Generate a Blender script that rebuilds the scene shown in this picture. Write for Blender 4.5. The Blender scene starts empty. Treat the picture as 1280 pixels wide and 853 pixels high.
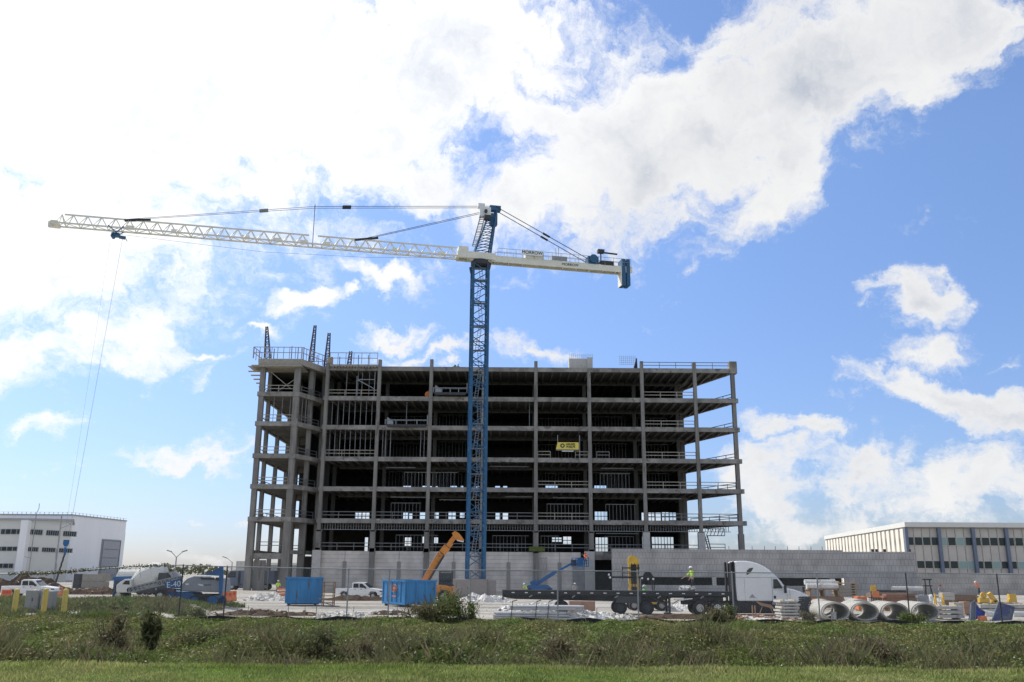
import bpy, bmesh, math, random
import numpy as np
from mathutils import Vector, Matrix
random.seed(7); rng = np.random.default_rng(7)
R = math.radians
sc = bpy.context.scene
col = sc.collection
HC = 3.0; FP = 1138.0
CAM = Matrix.Rotation(R(90 + 14.25), 3, 'X') @ Matrix.Rotation(R(0.38), 3, 'Z')
# ---- surveying helpers: a sight line from the camera station to a depth or a height
def ray(x, y): return CAM @ Vector(((x - 640) / FP, -(y - 426.5) / FP, -1))
def at(x, y, Y):
    d = ray(x, y); return Vector((0, 0, HC)) + d * (Y / d.y)
def gz(x, y, z=0):
    d = ray(x, y); return Vector((0, 0, HC)) + d * ((z - HC) / d.z)
def X(px, Y, z=1.0):
    y = 715
    for i in range(6):
        p = at(px, y, Y); y += (p.z - z) * 1232 / Y
    return at(px, y, Y).x
def Zp(x, y, Y): return at(x, y, Y).z

# ---------------------------------------------------------------- materials
def nodes(m):
    m.use_nodes = True; nt = m.node_tree; nt.nodes.clear()
    return nt, nt.nodes.new, nt.links.new
def mat(name, c, rough=.7, var=.15, scale=3.0, metal=0.0, bump=0.0, spot=None, spot_t=.62, spot_scale=1.2, streak=False, island=0.0, spec=.4, c2=None, detail=6):
    m = bpy.data.materials.new(name); nt, N, L = nodes(m)
    out = N('ShaderNodeOutputMaterial'); b = N('ShaderNodeBsdfPrincipled'); L(b.outputs[0], out.inputs[0])
    b.inputs['Roughness'].default_value = rough; b.inputs['Metallic'].default_value = metal
    b.inputs['Specular IOR Level'].default_value = spec
    tc = N('ShaderNodeTexCoord'); src = tc.outputs['Object']
    if streak:
        mp = N('ShaderNodeMapping'); mp.inputs['Scale'].default_value = (1, 1, .18); L(src, mp.inputs[0]); src = mp.outputs[0]
    n = N('ShaderNodeTexNoise'); n.inputs['Scale'].default_value = scale; n.inputs['Detail'].default_value = detail; n.inputs['Roughness'].default_value = .65
    L(src, n.inputs['Vector'])
    r = N('ShaderNodeMapRange'); r.inputs[1].default_value = .28; r.inputs[2].default_value = .72
    r.inputs[3].default_value = 1 - var; r.inputs[4].default_value = 1 + var; L(n.outputs[0], r.inputs[0])
    mul = N('ShaderNodeVectorMath'); mul.operation = 'SCALE'
    if c2:
        mx = N('ShaderNodeMix'); mx.data_type = 'RGBA'; mx.inputs[6].default_value = (*c, 1); mx.inputs[7].default_value = (*c2, 1)
        n3 = N('ShaderNodeTexNoise'); n3.inputs['Scale'].default_value = scale * .22; n3.inputs['Detail'].default_value = 5
        L(src, n3.inputs['Vector']); r3 = N('ShaderNodeMapRange'); r3.inputs[1].default_value = .4; r3.inputs[2].default_value = .6
        L(n3.outputs[0], r3.inputs[0]); L(r3.outputs[0], mx.inputs[0]); L(mx.outputs[2], mul.inputs[0])
    else: mul.inputs[0].default_value = c
    L(r.outputs[0], mul.inputs['Scale']); last = mul.outputs[0]
    if island:
        g = N('ShaderNodeNewGeometry'); r2 = N('ShaderNodeMapRange'); r2.inputs[3].default_value = 1 - island; r2.inputs[4].default_value = 1 + island
        L(g.outputs['Random Per Island'], r2.inputs[0]); m2 = N('ShaderNodeVectorMath'); m2.operation = 'SCALE'
        L(last, m2.inputs[0]); L(r2.outputs[0], m2.inputs['Scale']); last = m2.outputs[0]
    if spot:
        n2 = N('ShaderNodeTexNoise'); n2.inputs['Scale'].default_value = spot_scale; n2.inputs['Detail'].default_value = 8; n2.inputs['Roughness'].default_value = .7
        L(src, n2.inputs['Vector']); rr = N('ShaderNodeMapRange'); rr.inputs[1].default_value = spot_t; rr.inputs[2].default_value = spot_t + .06
        L(n2.outputs[0], rr.inputs[0]); mx = N('ShaderNodeMix'); mx.data_type = 'RGBA'
        L(rr.outputs[0], mx.inputs[0]); L(last, mx.inputs[6]); mx.inputs[7].default_value = (*spot, 1); last = mx.outputs[2]
    L(last, b.inputs['Base Color'])
    if bump:
        bp = N('ShaderNodeBump'); bp.inputs['Strength'].default_value = bump; L(n.outputs[0], bp.inputs['Height']); L(bp.outputs[0], b.inputs['Normal'])
    return m
def brickmat(name, c, c2, mortar, w, h, off=.5, msize=.02, rough=.85, axis='XZ', var=.2):
    m = bpy.data.materials.new(name); nt, N, L = nodes(m)
    out = N('ShaderNodeOutputMaterial'); b = N('ShaderNodeBsdfPrincipled'); L(b.outputs[0], out.inputs[0]); b.inputs['Roughness'].default_value = rough
    b.inputs['Specular IOR Level'].default_value = .2
    tc = N('ShaderNodeTexCoord'); s = N('ShaderNodeSeparateXYZ'); L(tc.outputs['Object'], s.inputs[0])
    cb = N('ShaderNodeCombineXYZ'); L(s.outputs[0 if axis[0] == 'X' else 1], cb.inputs[0]); L(s.outputs[2], cb.inputs[1])
    br = N('ShaderNodeTexBrick'); L(cb.outputs[0], br.inputs[0]); br.offset = off
    br.inputs['Color1'].default_value = (*c, 1); br.inputs['Color2'].default_value = (*c2, 1); br.inputs['Mortar'].default_value = (*mortar, 1)
    br.inputs['Scale'].default_value = 1; br.inputs['Brick Width'].default_value = w; br.inputs['Row Height'].default_value = h
    br.inputs['Mortar Size'].default_value = msize; br.inputs['Mortar Smooth'].default_value = .1
    n = N('ShaderNodeTexNoise'); n.inputs['Scale'].default_value = .5; n.inputs['Detail'].default_value = 8; L(tc.outputs['Object'], n.inputs['Vector'])
    r = N('ShaderNodeMapRange'); r.inputs[1].default_value = .3; r.inputs[2].default_value = .7; r.inputs[3].default_value = 1 - var; r.inputs[4].default_value = 1 + var; L(n.outputs[0], r.inputs[0])
    v = N('ShaderNodeVectorMath'); v.operation = 'SCALE'; L(br.outputs[0], v.inputs[0]); L(r.outputs[0], v.inputs['Scale']); L(v.outputs[0], b.inputs['Base Color'])
    return m
def leafmat(name, c, c2, tr=.3):
    m = mat(name, c, .6, .25, 1.2, island=.4, spec=.25, c2=c2); nt = m.node_tree; b = [n for n in nt.nodes if n.type == 'BSDF_PRINCIPLED'][0]; out = [n for n in nt.nodes if n.type == 'OUTPUT_MATERIAL'][0]
    t = nt.nodes.new('ShaderNodeBsdfTranslucent'); mx = nt.nodes.new('ShaderNodeMixShader'); mx.inputs[0].default_value = tr; src = b.inputs['Base Color'].links[0].from_socket
    nt.links.new(src, t.inputs[0]); nt.links.new(b.outputs[0], mx.inputs[1]); nt.links.new(t.outputs[0], mx.inputs[2]); nt.links.new(mx.outputs[0], out.inputs[0]); return m
M = {}
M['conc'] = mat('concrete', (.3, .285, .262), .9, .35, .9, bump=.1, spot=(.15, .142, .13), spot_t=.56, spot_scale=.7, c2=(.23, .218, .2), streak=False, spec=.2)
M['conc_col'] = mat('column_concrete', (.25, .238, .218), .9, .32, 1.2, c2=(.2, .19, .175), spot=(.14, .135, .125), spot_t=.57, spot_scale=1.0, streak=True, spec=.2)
M['conc_in'] = mat('shaded_concrete', (.2, .192, .18), .95, .2, .8, spec=.1)  # darker copy of the frame concrete, interior shade put into its colour
M['conc_new'] = mat('new_concrete', (.52, .505, .47), .9, .12, 2, spec=.2, spot=(.36, .35, .33), spot_t=.62)
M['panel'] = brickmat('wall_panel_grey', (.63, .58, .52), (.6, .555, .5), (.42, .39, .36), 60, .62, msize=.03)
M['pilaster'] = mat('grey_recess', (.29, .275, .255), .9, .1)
M['cmu'] = brickmat('grey_block_veneer', (.46, .435, .405), (.42, .4, .375), (.27, .255, .24), .5, .86, .5, .028)
M['cmu_small'] = brickmat('grey_block', (.36, .355, .35), (.32, .315, .31), (.2, .2, .2), .4, .2, .5, .02)
M['dark'] = mat('interior_shade', (.06, .058, .055), .95, .3, 1, spec=.1)  # near-black base colour stands in for shade deep inside the openings
M['stud'] = mat('galvanised_stud', (.3, .31, .31), .5, .2, 2, metal=.4)
M['wood'] = mat('timber', (.42, .33, .22), .85, .2, 4)
M['rail'] = mat('rail_timber', (.36, .33, .28), .8, .2, 3)
M['railm'] = mat('rail_steel', (.2, .2, .2), .6, .2, 3, metal=.3)
M['rebar'] = mat('rebar_steel', (.09, .08, .08), .8, .2, 3)
M['steel'] = mat('galvanised_steel', (.3, .31, .32), .5, .15, 3, metal=.5)
M['dsteel'] = mat('dark_steel', (.05, .052, .055), .6, .2, 3)
M['blue'] = mat('crane_blue', (.028, .11, .22), .5, .15, 1.2, spot=(.1, .12, .14), spot_t=.68)
M['cream'] = mat('crane_cream', (.8, .77, .66), .5, .08, 1.2, spot=(.45, .4, .3), spot_t=.66)
M['white'] = mat('white_paint', (.8, .8, .79), .35, .04, 1, spec=.5)
M['truckwhite'] = mat('truck_white', (.8, .8, .79), .25, .06, 1, spec=.6, spot=(.6, .58, .53), spot_t=.72, spot_scale=.7)
M['dumpblue'] = mat('skip_blue', (.025, .22, .48), .6, .25, 1.4, spot=(.1, .1, .1), spot_t=.6, spot_scale=1.6, streak=True)
M['machblue'] = mat('machine_blue', (.02, .11, .28), .45, .12, 2, spot=(.12, .12, .13), spot_t=.66)
M['orange'] = mat('machine_orange', (.62, .24, .05), .55, .2, 2, spot=(.16, .11, .08), spot_t=.6)
M['yellow'] = mat('safety_yellow', (.66, .42, .06), .55, .2, 2, spot=(.25, .18, .1), spot_t=.6)
M['byellow'] = mat('bollard_yellow', (.72, .55, .12), .6, .12, 2, spot=(.4, .33, .15), spot_t=.66)
M['orange2'] = mat('barrier_orange', (.65, .2, .07), .6, .2, 2, spot=(.3, .16, .1), spot_t=.6)
M['red'] = mat('red_paint', (.6, .06, .04), .5, .1, 2)
M['black'] = mat('black_paint', (.016, .016, .018), .45, .2, 2)
M['tyre'] = mat('tyre_rubber', (.025, .025, .025), .9, .2, 5)
M['rim'] = mat('alloy_rim', (.5, .5, .5), .35, .1, 2, metal=.7)
M['glass'] = mat('vehicle_glass', (.02, .025, .03), .08, .1, 1, spec=.8)
M['wglass'] = mat('window_glass', (.03, .045, .045), .25, .3, .4, spec=.3)
M['gglass'] = mat('pale_green_blind', (.24, .36, .34), .4, .08, .6)
M['greybox'] = mat('grey_paint', (.33, .34, .35), .6, .1, 2)
M['hood'] = mat('machine_grey', (.3, .31, .33), .5, .1, 2, spot=(.2, .19, .18), spot_t=.66)
M['soil'] = mat('dark_soil', (.09, .06, .04), 1, .35, 3, bump=.5, spec=.1)
M['sandw'] = mat('white_rubble', (.6, .58, .53), .95, .25, 3, bump=.5, spec=.1, spot=(.25, .23, .2), spot_t=.6, spot_scale=2)
M['pvc'] = mat('grey_conduit', (.5, .51, .52), .5, .1, 2, island=.15)
M['plast'] = mat('white_sheeting', (.64, .63, .6), .6, .2, 3, bump=.4, spot=(.4, .38, .34), spot_t=.6)
M['pipe'] = mat('pipe_concrete', (.44, .425, .385), .9, .2, 2, spot=(.36, .35, .32), spot_t=.6, spec=.2)
M['card'] = mat('brown_crate', (.36, .22, .15), .85, .12, 3)
M['lumber'] = mat('weathered_lumber', (.25, .17, .11), .9, .3, 3, island=.3)
M['brickred'] = mat('red_brown_brick', (.28, .14, .09), .9, .3, 4, island=.2)
M['tarpblue'] = mat('blue_tarpaulin', (.02, .06, .4), .5, .2, 2, bump=.3)
M['skin'] = mat('skin', (.45, .27, .18), .6, .05)
M['lime'] = mat('lime_vest', (.5, .8, .06), .7, .08, 3)
M['green'] = mat('green_vest', (.1, .6, .12), .7, .08, 3)
M['vorange'] = mat('orange_vest', (.8, .16, .05), .7, .08, 3)
M['jeans'] = mat('dark_trousers', (.03, .035, .05), .9, .1, 3)
M['helmet'] = mat('white_helmet', (.8, .8, .8), .35, .02, 1)
M['banner'] = mat('banner_yellow', (.75, .6, .12), .6, .05, 1)
M['ink'] = mat('dark_lettering', (.03, .05, .04), .6, .02, 1)
M['leaf'] = leafmat('weed_green', (.15, .205, .05), (.22, .22, .08))
M['leafd'] = leafmat('bush_dark', (.105, .13, .05), (.15, .135, .065))
M['leafb'] = leafmat('dry_brown_weed', (.2, .165, .1), (.15, .15, .07))
M['leafs'] = leafmat('bush_green', (.12, .17, .04), (.17, .17, .07))
M['grass'] = leafmat('mown_grass', (.21, .27, .065), (.36, .35, .14), .35)
M['flower'] = mat('white_seed_heads', (.7, .68, .6), .8, .1)
M['verge'] = mat('verge_turf', (.06, .10, .02), 1, .3, 1.2, spec=.05)
M['bank'] = mat('bank_earth', (.035, .045, .015), 1, .3, 1.2, spec=.05)
M['hall'] = mat('white_cladding', (.8, .8, .8), .6, .05, .3, streak=True)
M['offw'] = mat('off_white_panel', (.62, .62, .58), .8, .05, .4)
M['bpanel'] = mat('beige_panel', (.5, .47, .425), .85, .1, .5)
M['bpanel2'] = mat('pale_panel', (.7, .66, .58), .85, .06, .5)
M['finblue'] = mat('blue_grey_column', (.14, .17, .23), .6, .1, 1)

# ---------------------------------------------------------------- mesh builder
class MB:
    def __init__(s, xf=None): s.v = []; s.f = []; s.xf = xf or Matrix.Identity(4)
    def add(s, vs, fs):
        n = len(s.v); s.v += [s.xf @ Vector(v) for v in vs]; s.f += [[i + n for i in f] for f in fs]; return s
    def box(s, x0, x1, y0, y1, z0, z1):
        v = [(x, y, z) for z in (z0, z1) for y in (y0, y1) for x in (x0, x1)]
        return s.add(v, [(0, 2, 3, 1), (4, 5, 7, 6), (0, 1, 5, 4), (1, 3, 7, 5), (3, 2, 6, 7), (2, 0, 4, 6)])
    def cbox(s, c, d, rz=0, rx=0, ry=0):
        m = Matrix.Translation(Vector(c)) @ Matrix.Rotation(rz, 4, 'Z') @ Matrix.Rotation(ry, 4, 'Y') @ Matrix.Rotation(rx, 4, 'X')
        v = [m @ Vector((x * d[0] / 2, y * d[1] / 2, z * d[2] / 2)) for z in (-1, 1) for y in (-1, 1) for x in (-1, 1)]
        return s.add(v, [(0, 2, 3, 1), (4, 5, 7, 6), (0, 1, 5, 4), (1, 3, 7, 5), (3, 2, 6, 7), (2, 0, 4, 6)])
    def bar(s, p, q, w, h=None):
        h = h or w; p = Vector(p); q = Vector(q); d = (q - p).normalized()
        u = d.cross(Vector((0, 0, 1)))
        if u.length < .01: u = Vector((1, 0, 0))
        u.normalize(); t = d.cross(u); v = []
        for a in (p, q):
            for i, j in ((-1, -1), (1, -1), (1, 1), (-1, 1)): v.append(a + u * i * w / 2 + t * j * h / 2)
        return s.add(v, [(3, 2, 1, 0), (4, 5, 6, 7), (0, 1, 5, 4), (1, 2, 6, 5), (2, 3, 7, 6), (3, 0, 4, 7)])
    def cyl(s, p, q, r0, r1=None, n=12, cap=True):
        r1 = r0 if r1 is None else r1; p = Vector(p); q = Vector(q); d = (q - p).normalized()
        u = d.orthogonal().normalized(); t = d.cross(u); v = []
        for a, r in ((p, r0), (q, r1)):
            for i in range(n): an = 2 * math.pi * i / n; v.append(a + (u * math.cos(an) + t * math.sin(an)) * r)
        f = [(i, (i + 1) % n, n + (i + 1) % n, n + i) for i in range(n)]
        if cap: f += [tuple(range(n))[::-1], tuple(range(n, 2 * n))]
        return s.add(v, f)
    def path(s, pts, r, n=6):
        for a, b in zip(pts, pts[1:]): s.cyl(a, b, r, r, n)
        return s
    def prism(s, pts, a0, a1, ax='y'):
        n = len(pts); v = []
        for a in (a0, a1):
            for (x, z) in pts: v.append((x, a, z) if ax == 'y' else ((a, x, z) if ax == 'x' else (x, z, a)))
        f = [tuple(range(n)), tuple(range(n, 2 * n))[::-1]] + [(i, n + i, n + (i + 1) % n, (i + 1) % n) for i in range(n)]
        return s.add(v, f)
    def tube(s, c0, c1, rx, rz, th, n=28):      # open elliptical pipe
        c0 = Vector(c0); c1 = Vector(c1); d = (c1 - c0).normalized(); u = Vector((0, 0, 1)).cross(d).normalized() * -1; t = Vector((0, 0, 1)); v = []
        for c in (c0, c1):
            for k in (0, 1):
                for i in range(n):
                    a = 2 * math.pi * i / n; v.append(c + u * math.cos(a) * (rx - k * th) + t * math.sin(a) * (rz - k * th))
        f = []
        for i in range(n):
            j = (i + 1) % n
            f += [(i, j, 2 * n + j, 2 * n + i), (n + j, n + i, 3 * n + i, 3 * n + j), (j, i, n + i, n + j), (2 * n + i, 2 * n + j, 3 * n + j, 3 * n + i)]
        return s.add(v, f)
    def build(s, name, m, parent=None, origin=None, smooth=False, bevel=0, recalc=True):
        me = bpy.data.meshes.new(name); o = Vector(origin) if origin is not None else Vector((0, 0, 0))
        me.from_pydata([tuple(v - o) for v in s.v], [], s.f)
        if recalc:
            bm = bmesh.new(); bm.from_mesh(me); bmesh.ops.recalc_face_normals(bm, faces=bm.faces); bm.to_mesh(me); bm.free()
        me.materials.append(M[m] if isinstance(m, str) else m)
        ob = bpy.data.objects.new(name, me); col.objects.link(ob)
        if parent: ob.parent = parent
        elif origin is not None: ob.location = o
        if smooth:
            for p in me.polygons: p.use_smooth = True
        if bevel:
            b = ob.modifiers.new('bevel', 'BEVEL'); b.width = bevel; b.segments = 2; b.limit_method = 'ANGLE'; b.angle_limit = R(40)
        return ob
def T(name, label, cat, loc=(0, 0, 0), rz=0, group=None):
    o = bpy.data.objects.new(name, None); col.objects.link(o); o.location = loc; o.rotation_euler = (0, 0, rz); o.empty_display_size = .5
    return tag(o, label, cat, group)
def tag(o, label, cat, group=None):
    o['label'] = label; o['category'] = cat
    if group: o['group'] = group
    return o
def kind(o, k): o['kind'] = k; return o
def copy_tree(o, parent=None):
    c = o.copy(); col.objects.link(c); c.parent = parent
    for ch in o.children: copy_tree(ch, c)
    return c
def text(name, body, size, m, parent, loc, rot=(R(90), 0, 0), ext=.01, bold=0.0):
    cu = bpy.data.curves.new(name, 'FONT'); cu.body = body; cu.size = size; cu.extrude = ext; cu.offset = bold
    cu.align_x = 'CENTER'; cu.align_y = 'CENTER'; cu.materials.append(M[m])
    o = bpy.data.objects.new(name, cu); col.objects.link(o); o.parent = parent; o.location = loc; o.rotation_euler = rot
    col.objects.unlink(o); col.objects.link(o); dg = bpy.context.evaluated_depsgraph_get(); me = bpy.data.meshes.new_from_object(o.evaluated_get(dg)); me.name = name
    q = bpy.data.objects.new(name, me); col.objects.link(q); q.parent = parent; q.location = loc; q.rotation_euler = rot; bpy.data.objects.remove(o); q.name = name
    return q
def wheel(x, y, r, w, parent, side=-1, name='wheel', rim=.58, rimm='rim'):
    t = MB(Matrix.Translation((x, y, r))); t.cyl((0, -w / 2, 0), (0, w / 2, 0), r, r, 24)
    o = t.build(name, 'tyre', parent, bevel=.03, smooth=False)
    q = MB(Matrix.Translation((x, y, r))); ys = side * w / 2
    q.cyl((0, ys * .5, 0), (0, ys + side * .01, 0), r * rim, r * rim * .92, 20); q.cyl((0, ys, 0), (0, ys + side * .07, 0), r * .2, r * .16, 12)
    q.build('rim', rimm, o)
    h = MB(Matrix.Translation((x, y, r)))
    for i in range(8):
        a = i * math.pi / 4; h.cyl((math.cos(a) * r * .38, ys + side * .012, math.sin(a) * r * .38), (math.cos(a) * r * .38, ys + side * .02, math.sin(a) * r * .38), r * .07, n=8)
    h.build('rim_holes', 'black', o)
    return o
# ================================================================ SETTING
def terr(x, y):
    # verge by the camera, ditch, weedy bank up to the fence, level site behind
    pts = [(-60, 1.35), (17.0, 1.35), (19.5, .85), (26, -1.0), (33, -1.45), (38, -1.3), (44, -.85), (52, -.25), (57, 0.02), (61, 0), (9999, 0)]
    z = 0
    for (a, za), (b, zb) in zip(pts, pts[1:]):
        if a <= y <= b: z = za + (zb - za) * (y - a) / (b - a); break
    if 52 < y < 84:          # overgrown mound on the left
        m = max(0, 1 - abs(y - 69) / 14) ; k = min(1, max(0, (-20.5 - x) / 4.5))
        z += .7 * (m * m * (3 - 2 * m)) * (k * k * (3 - 2 * k))
    if y > 22 and y < 57: z += .12 * math.sin(x * .9 + y * .7) + .09 * math.sin(x * 2.3 - y * 1.1)
    return z
def sheet(name, m, xs, ys, k='structure', f=terr):
    b = MB(); nx = len(xs)
    b.v = [Vector((x, y, f(x, y))) for y in ys for x in xs]
    b.f = [(j * nx + i, j * nx + i + 1, (j + 1) * nx + i + 1, (j + 1) * nx + i) for j in range(len(ys) - 1) for i in range(nx - 1)]
    o = b.build(name, m, smooth=True); return kind(o, k)
def span(a, b, s): return list(np.arange(a, b + s / 2, s))
def groundmat():
    m = bpy.data.materials.new('site_gravel'); nt, N, L = nodes(m)
    out = N('ShaderNodeOutputMaterial'); b = N('ShaderNodeBsdfPrincipled'); L(b.outputs[0], out.inputs[0]); b.inputs['Roughness'].default_value = 1; b.inputs['Specular IOR Level'].default_value = .1
    tc = N('ShaderNodeTexCoord')
    def noise(s, d=8, v=None):
        n = N('ShaderNodeTexNoise'); n.inputs['Scale'].default_value = s; n.inputs['Detail'].default_value = d; n.inputs['Roughness'].default_value = .65; L(v or tc.outputs['Object'], n.inputs['Vector']); return n.outputs[0]
    def mr(x, a, b_):
        r = N('ShaderNodeMapRange'); r.inputs[1].default_value = a; r.inputs[2].default_value = b_; L(x, r.inputs[0]); return r.outputs[0]
    def mix(f, a, b_):
        x = N('ShaderNodeMix'); x.data_type = 'RGBA'; L(f, x.inputs[0])
        for i, c in ((6, a), (7, b_)):
            if isinstance(c, tuple): x.inputs[i].default_value = (*c, 1)
            else: L(c, x.inputs[i])
        return x.outputs[2]
    c = mix(mr(noise(.25), .4, .6), (.5, .48, .43), (.4, .375, .33))
    mp = N('ShaderNodeMapping'); mp.inputs['Scale'].default_value = (.04, .35, 1); L(tc.outputs['Object'], mp.inputs[0])
    c = mix(mr(noise(1.0, 8, mp.outputs[0]), .48, .62), c, (.27, .24, .2))
    c = mix(mr(noise(4), .55, .72), c, (.22, .2, .17))
    L(c, b.inputs['Base Color'])
    bp = N('ShaderNodeBump'); bp.inputs['Strength'].default_value = .6; bp.inputs['Distance'].default_value = .1; L(noise(3), bp.inputs['Height']); L(bp.outputs[0], b.inputs['Normal'])
    return m
M['ground'] = groundmat()
sheet('ground', 'ground', [-3500, -900, -300, -120] + span(-60, 60, 2) + [120, 300, 900, 3500], span(57, 90, 1) + [100, 120, 160, 250, 500, 1500, 5000])
sheet('ditch_bank', 'bank', [-200, -90] + span(-45, 45, .75) + [90, 200], span(17.0, 57, .8))
sheet('lawn', 'verge', [-300, -60] + span(-30, 30, 3) + [60, 300], [-300, -60, 0, 8, 12, 15, 17.0])

def blades(name, m, n, xr, yf, h, w, lean=.5, rnd_h=.5, cross=False, f=terr, parent=None, keep=None, flat=0.0):
    """many short leaf blades in one mesh; yf returns y positions"""
    x = rng.uniform(xr[0], xr[1], n) if not callable(xr) else xr(n); y = yf(n)
    if keep is not None:
        k = keep(x, y); x = x[k]; y = y[k]; n = len(x)
    z = np.array([f(a, b) for a, b in zip(x, y)])
    hh = h(x, y) * (1 + rng.uniform(-rnd_h, rnd_h, n)); ww = w * rng.uniform(.6, 1.4, n)
    a = rng.uniform(0, 2 * np.pi, n); dx = np.cos(a) * ww / 2; dy = np.sin(a) * ww / 2
    la = rng.uniform(0, 2 * np.pi, n); ll = rng.uniform(0, lean, n) * hh; lx = np.cos(la) * ll; ly = np.sin(la) * ll
    z0 = z - .03 + rng.uniform(0, 1, n) * flat * hh
    P = np.empty((n, 4, 3))
    P[:, 0] = np.c_[x - dx, y - dy, z0]; P[:, 1] = np.c_[x + dx, y + dy, z0]
    P[:, 2] = np.c_[x + dx * .9 + lx * .5, y + dy * .9 + ly * .5, z0 + hh * .6]; P[:, 3] = np.c_[x + lx, y + ly, z0 + hh]
    return rawquads(name, m, P, parent)
def rawquads(name, m, P, parent=None):
    n = len(P); me = bpy.data.meshes.new(name); me.vertices.add(n * 4); me.vertices.foreach_set('co', P.reshape(-1).astype(np.float32))
    me.loops.add(n * 4); me.loops.foreach_set('vertex_index', np.arange(n * 4, dtype=np.int32)); me.polygons.add(n)
    me.polygons.foreach_set('loop_start', np.arange(0, n * 4, 4, dtype=np.int32)); me.polygons.foreach_set('loop_total', np.full(n, 4, dtype=np.int32))
    me.update(calc_edges=True); me.validate(); me.materials.append(M[m]); o = bpy.data.objects.new(name, me); col.objects.link(o)
    if parent: o.parent = parent
    return o
def leafs(name, m, n, xr, yf, h, s, xs_=None):
    x = rng.uniform(xr[0], xr[1], n) if xs_ is None else xs_; y = yf(n); z = np.array([terr(a, b) for a, b in zip(x, y)]) + h(x, y) * rng.uniform(0, 1, n) ** .8
    a = rng.normal(0, 1, (n, 3)); a[:, 2] *= .6; a /= np.linalg.norm(a, axis=1)[:, None]; b = np.cross(a, rng.normal(0, 1, (n, 3))); b /= np.linalg.norm(b, axis=1)[:, None]
    l = (s * rng.uniform(.5, 1.5, n))[:, None]; c = np.c_[x, y, z]; P = np.stack([c - a * l, c - b * l * .38, c + a * l, c + b * l * .38], 1)
    return rawquads(name, m, P)
# mown grass on the verge
vn = lambda x, y: .5 + .5 * np.sin(x * .55 + 1.7 * np.sin(y * .4)) * np.sin(y * .6 + x * .21 + 1)
g = blades('mown_grass', 'grass', 150000, (-13, 13), lambda n: rng.uniform(12.5, 17.25, n), lambda x, y: (.045 + .03 * vn(x * 3, y * 3)) * (1 + .5 * (y > 16.7)), .02, .8)
kind(g, 'stuff')
g = blades('lawn_clover', 'leaf', 26000, (-13, 13), lambda n: rng.uniform(12.5, 17.2, n), lambda x, y: x * 0 + .07, .03, 1.2, keep=lambda x, y: np.sin(x * 1.1 + 2 * np.sin(y * 1.3)) * np.sin(y * 2.1 + x * .4) + .4 * np.sin(x * 4.3) > .25)
kind(g, 'stuff')
vn = lambda x, y: .5 + .5 * np.sin(x * .55 + 1.7 * np.sin(y * .4)) * np.sin(y * .6 + x * .21 + 1)
CLUMP = [(rng.uniform(-30, 30), rng.uniform(36.5, 48), rng.uniform(.6, 1.8), rng.uniform(.3, .9)) for _ in range(60)]
def wh(x, y):
    cl = sum(a * np.exp(-(((x - cx) / s) ** 2 + ((y - cy) / (s * 1.2)) ** 2)) for cx, cy, s, a in CLUMP); base = np.minimum(cl, .9) * .42 + np.interp(y, [34, 40, 48, 54, 57, 60], [.8, .62, .46, .3, .17, .12]); return base * (.6 + .7 * vn(x, y))
nW = 330000
def wy(n): return 34.5 + 24.0 * rng.uniform(0, 1, n) ** .85
o = leafs('tall_weeds', 'leaf', nW, (-33, 33), wy, wh, .075)
kind(o, 'stuff')
o = blades('weed_stalks', 'leafs', 30000, (-33, 33), wy, lambda x, y: wh(x, y) * 1.05, .022, .8, .4)
kind(o, 'stuff')
def clx(n):
    i = rng.integers(0, len(CLUMP), n); C_ = np.array(CLUMP)[i]; return C_[:, 0] + rng.normal(0, .55, n) * C_[:, 2], C_[:, 1] + rng.normal(0, .6, n) * C_[:, 2]
_cx, _cy = clx(45000)
o = leafs('tall_weed_clumps', 'leafd', 45000, (0, 1), lambda n: _cy, wh, .08, xs_=_cx); kind(o, 'stuff')
_cx, _cy = clx(9000)
o = blades('clump_stalks', 'leafb', 9000, lambda n: _cx, lambda n: _cy, lambda x, y: wh(x, y) * 1.0, .022, .8, .4); kind(o, 'stuff')
def patch(x, y): return (np.sin(x * .8 + 3) * np.sin(x * .31 + y * .3) + .35 * np.sin(x * 2.1 + y) > .25)
o = blades('dry_weeds', 'leafb', 60000, (-33, 33), lambda n: rng.uniform(36, 57.5, n), lambda x, y: wh(x, y) * 1.0, .022, .8, .5, keep=patch, flat=.5)
kind(o, 'stuff')
o = blades('white_wildflowers', 'flower', 900, (-30, 30), lambda n: rng.uniform(36, 56, n), lambda x, y: x * 0 + .05, .05, .9, .3, f=lambda x, y: terr(x, y) + float(wh(x, y)) * .95)
kind(o, 'stuff')
# rank grass over the mound left and the strip behind the fence line
o = blades('mound_grass', 'leafs', 60000, (-42, -19.5), lambda n: rng.uniform(56, 80, n), lambda x, y: .16 + .16 * vn(x, y), .05, .9, .5,
           keep=lambda x, y: (x < -22.3 + .8 * np.sin(y)) & ((np.sin(x * 1.3) * np.sin(y * .9 + x) < .75)), flat=.5)
kind(o, 'stuff')
o = blades('mound_straw', 'leafb', 14000, (-31, -21.5), lambda n: rng.uniform(62, 72, n), lambda x, y: .22 + .1 * vn(x, y), .05, 1.1, .5, keep=lambda x, y: np.sin(x * 1.1 + 2) * np.sin(y * .7) > .1, flat=.6)
kind(o, 'stuff')
o = blades('site_edge_grass', 'leaf', 26000, (-24, 36), lambda n: 57 + np.abs(rng.normal(0, 1.3, n)), lambda x, y: .1 + .1 * vn(x * 2, y), .05, .8, .5, keep=lambda x, y: np.sin(x * .7) + np.sin(x * 1.9 + 1) > -.9, flat=.4)
kind(o, 'stuff')

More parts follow.
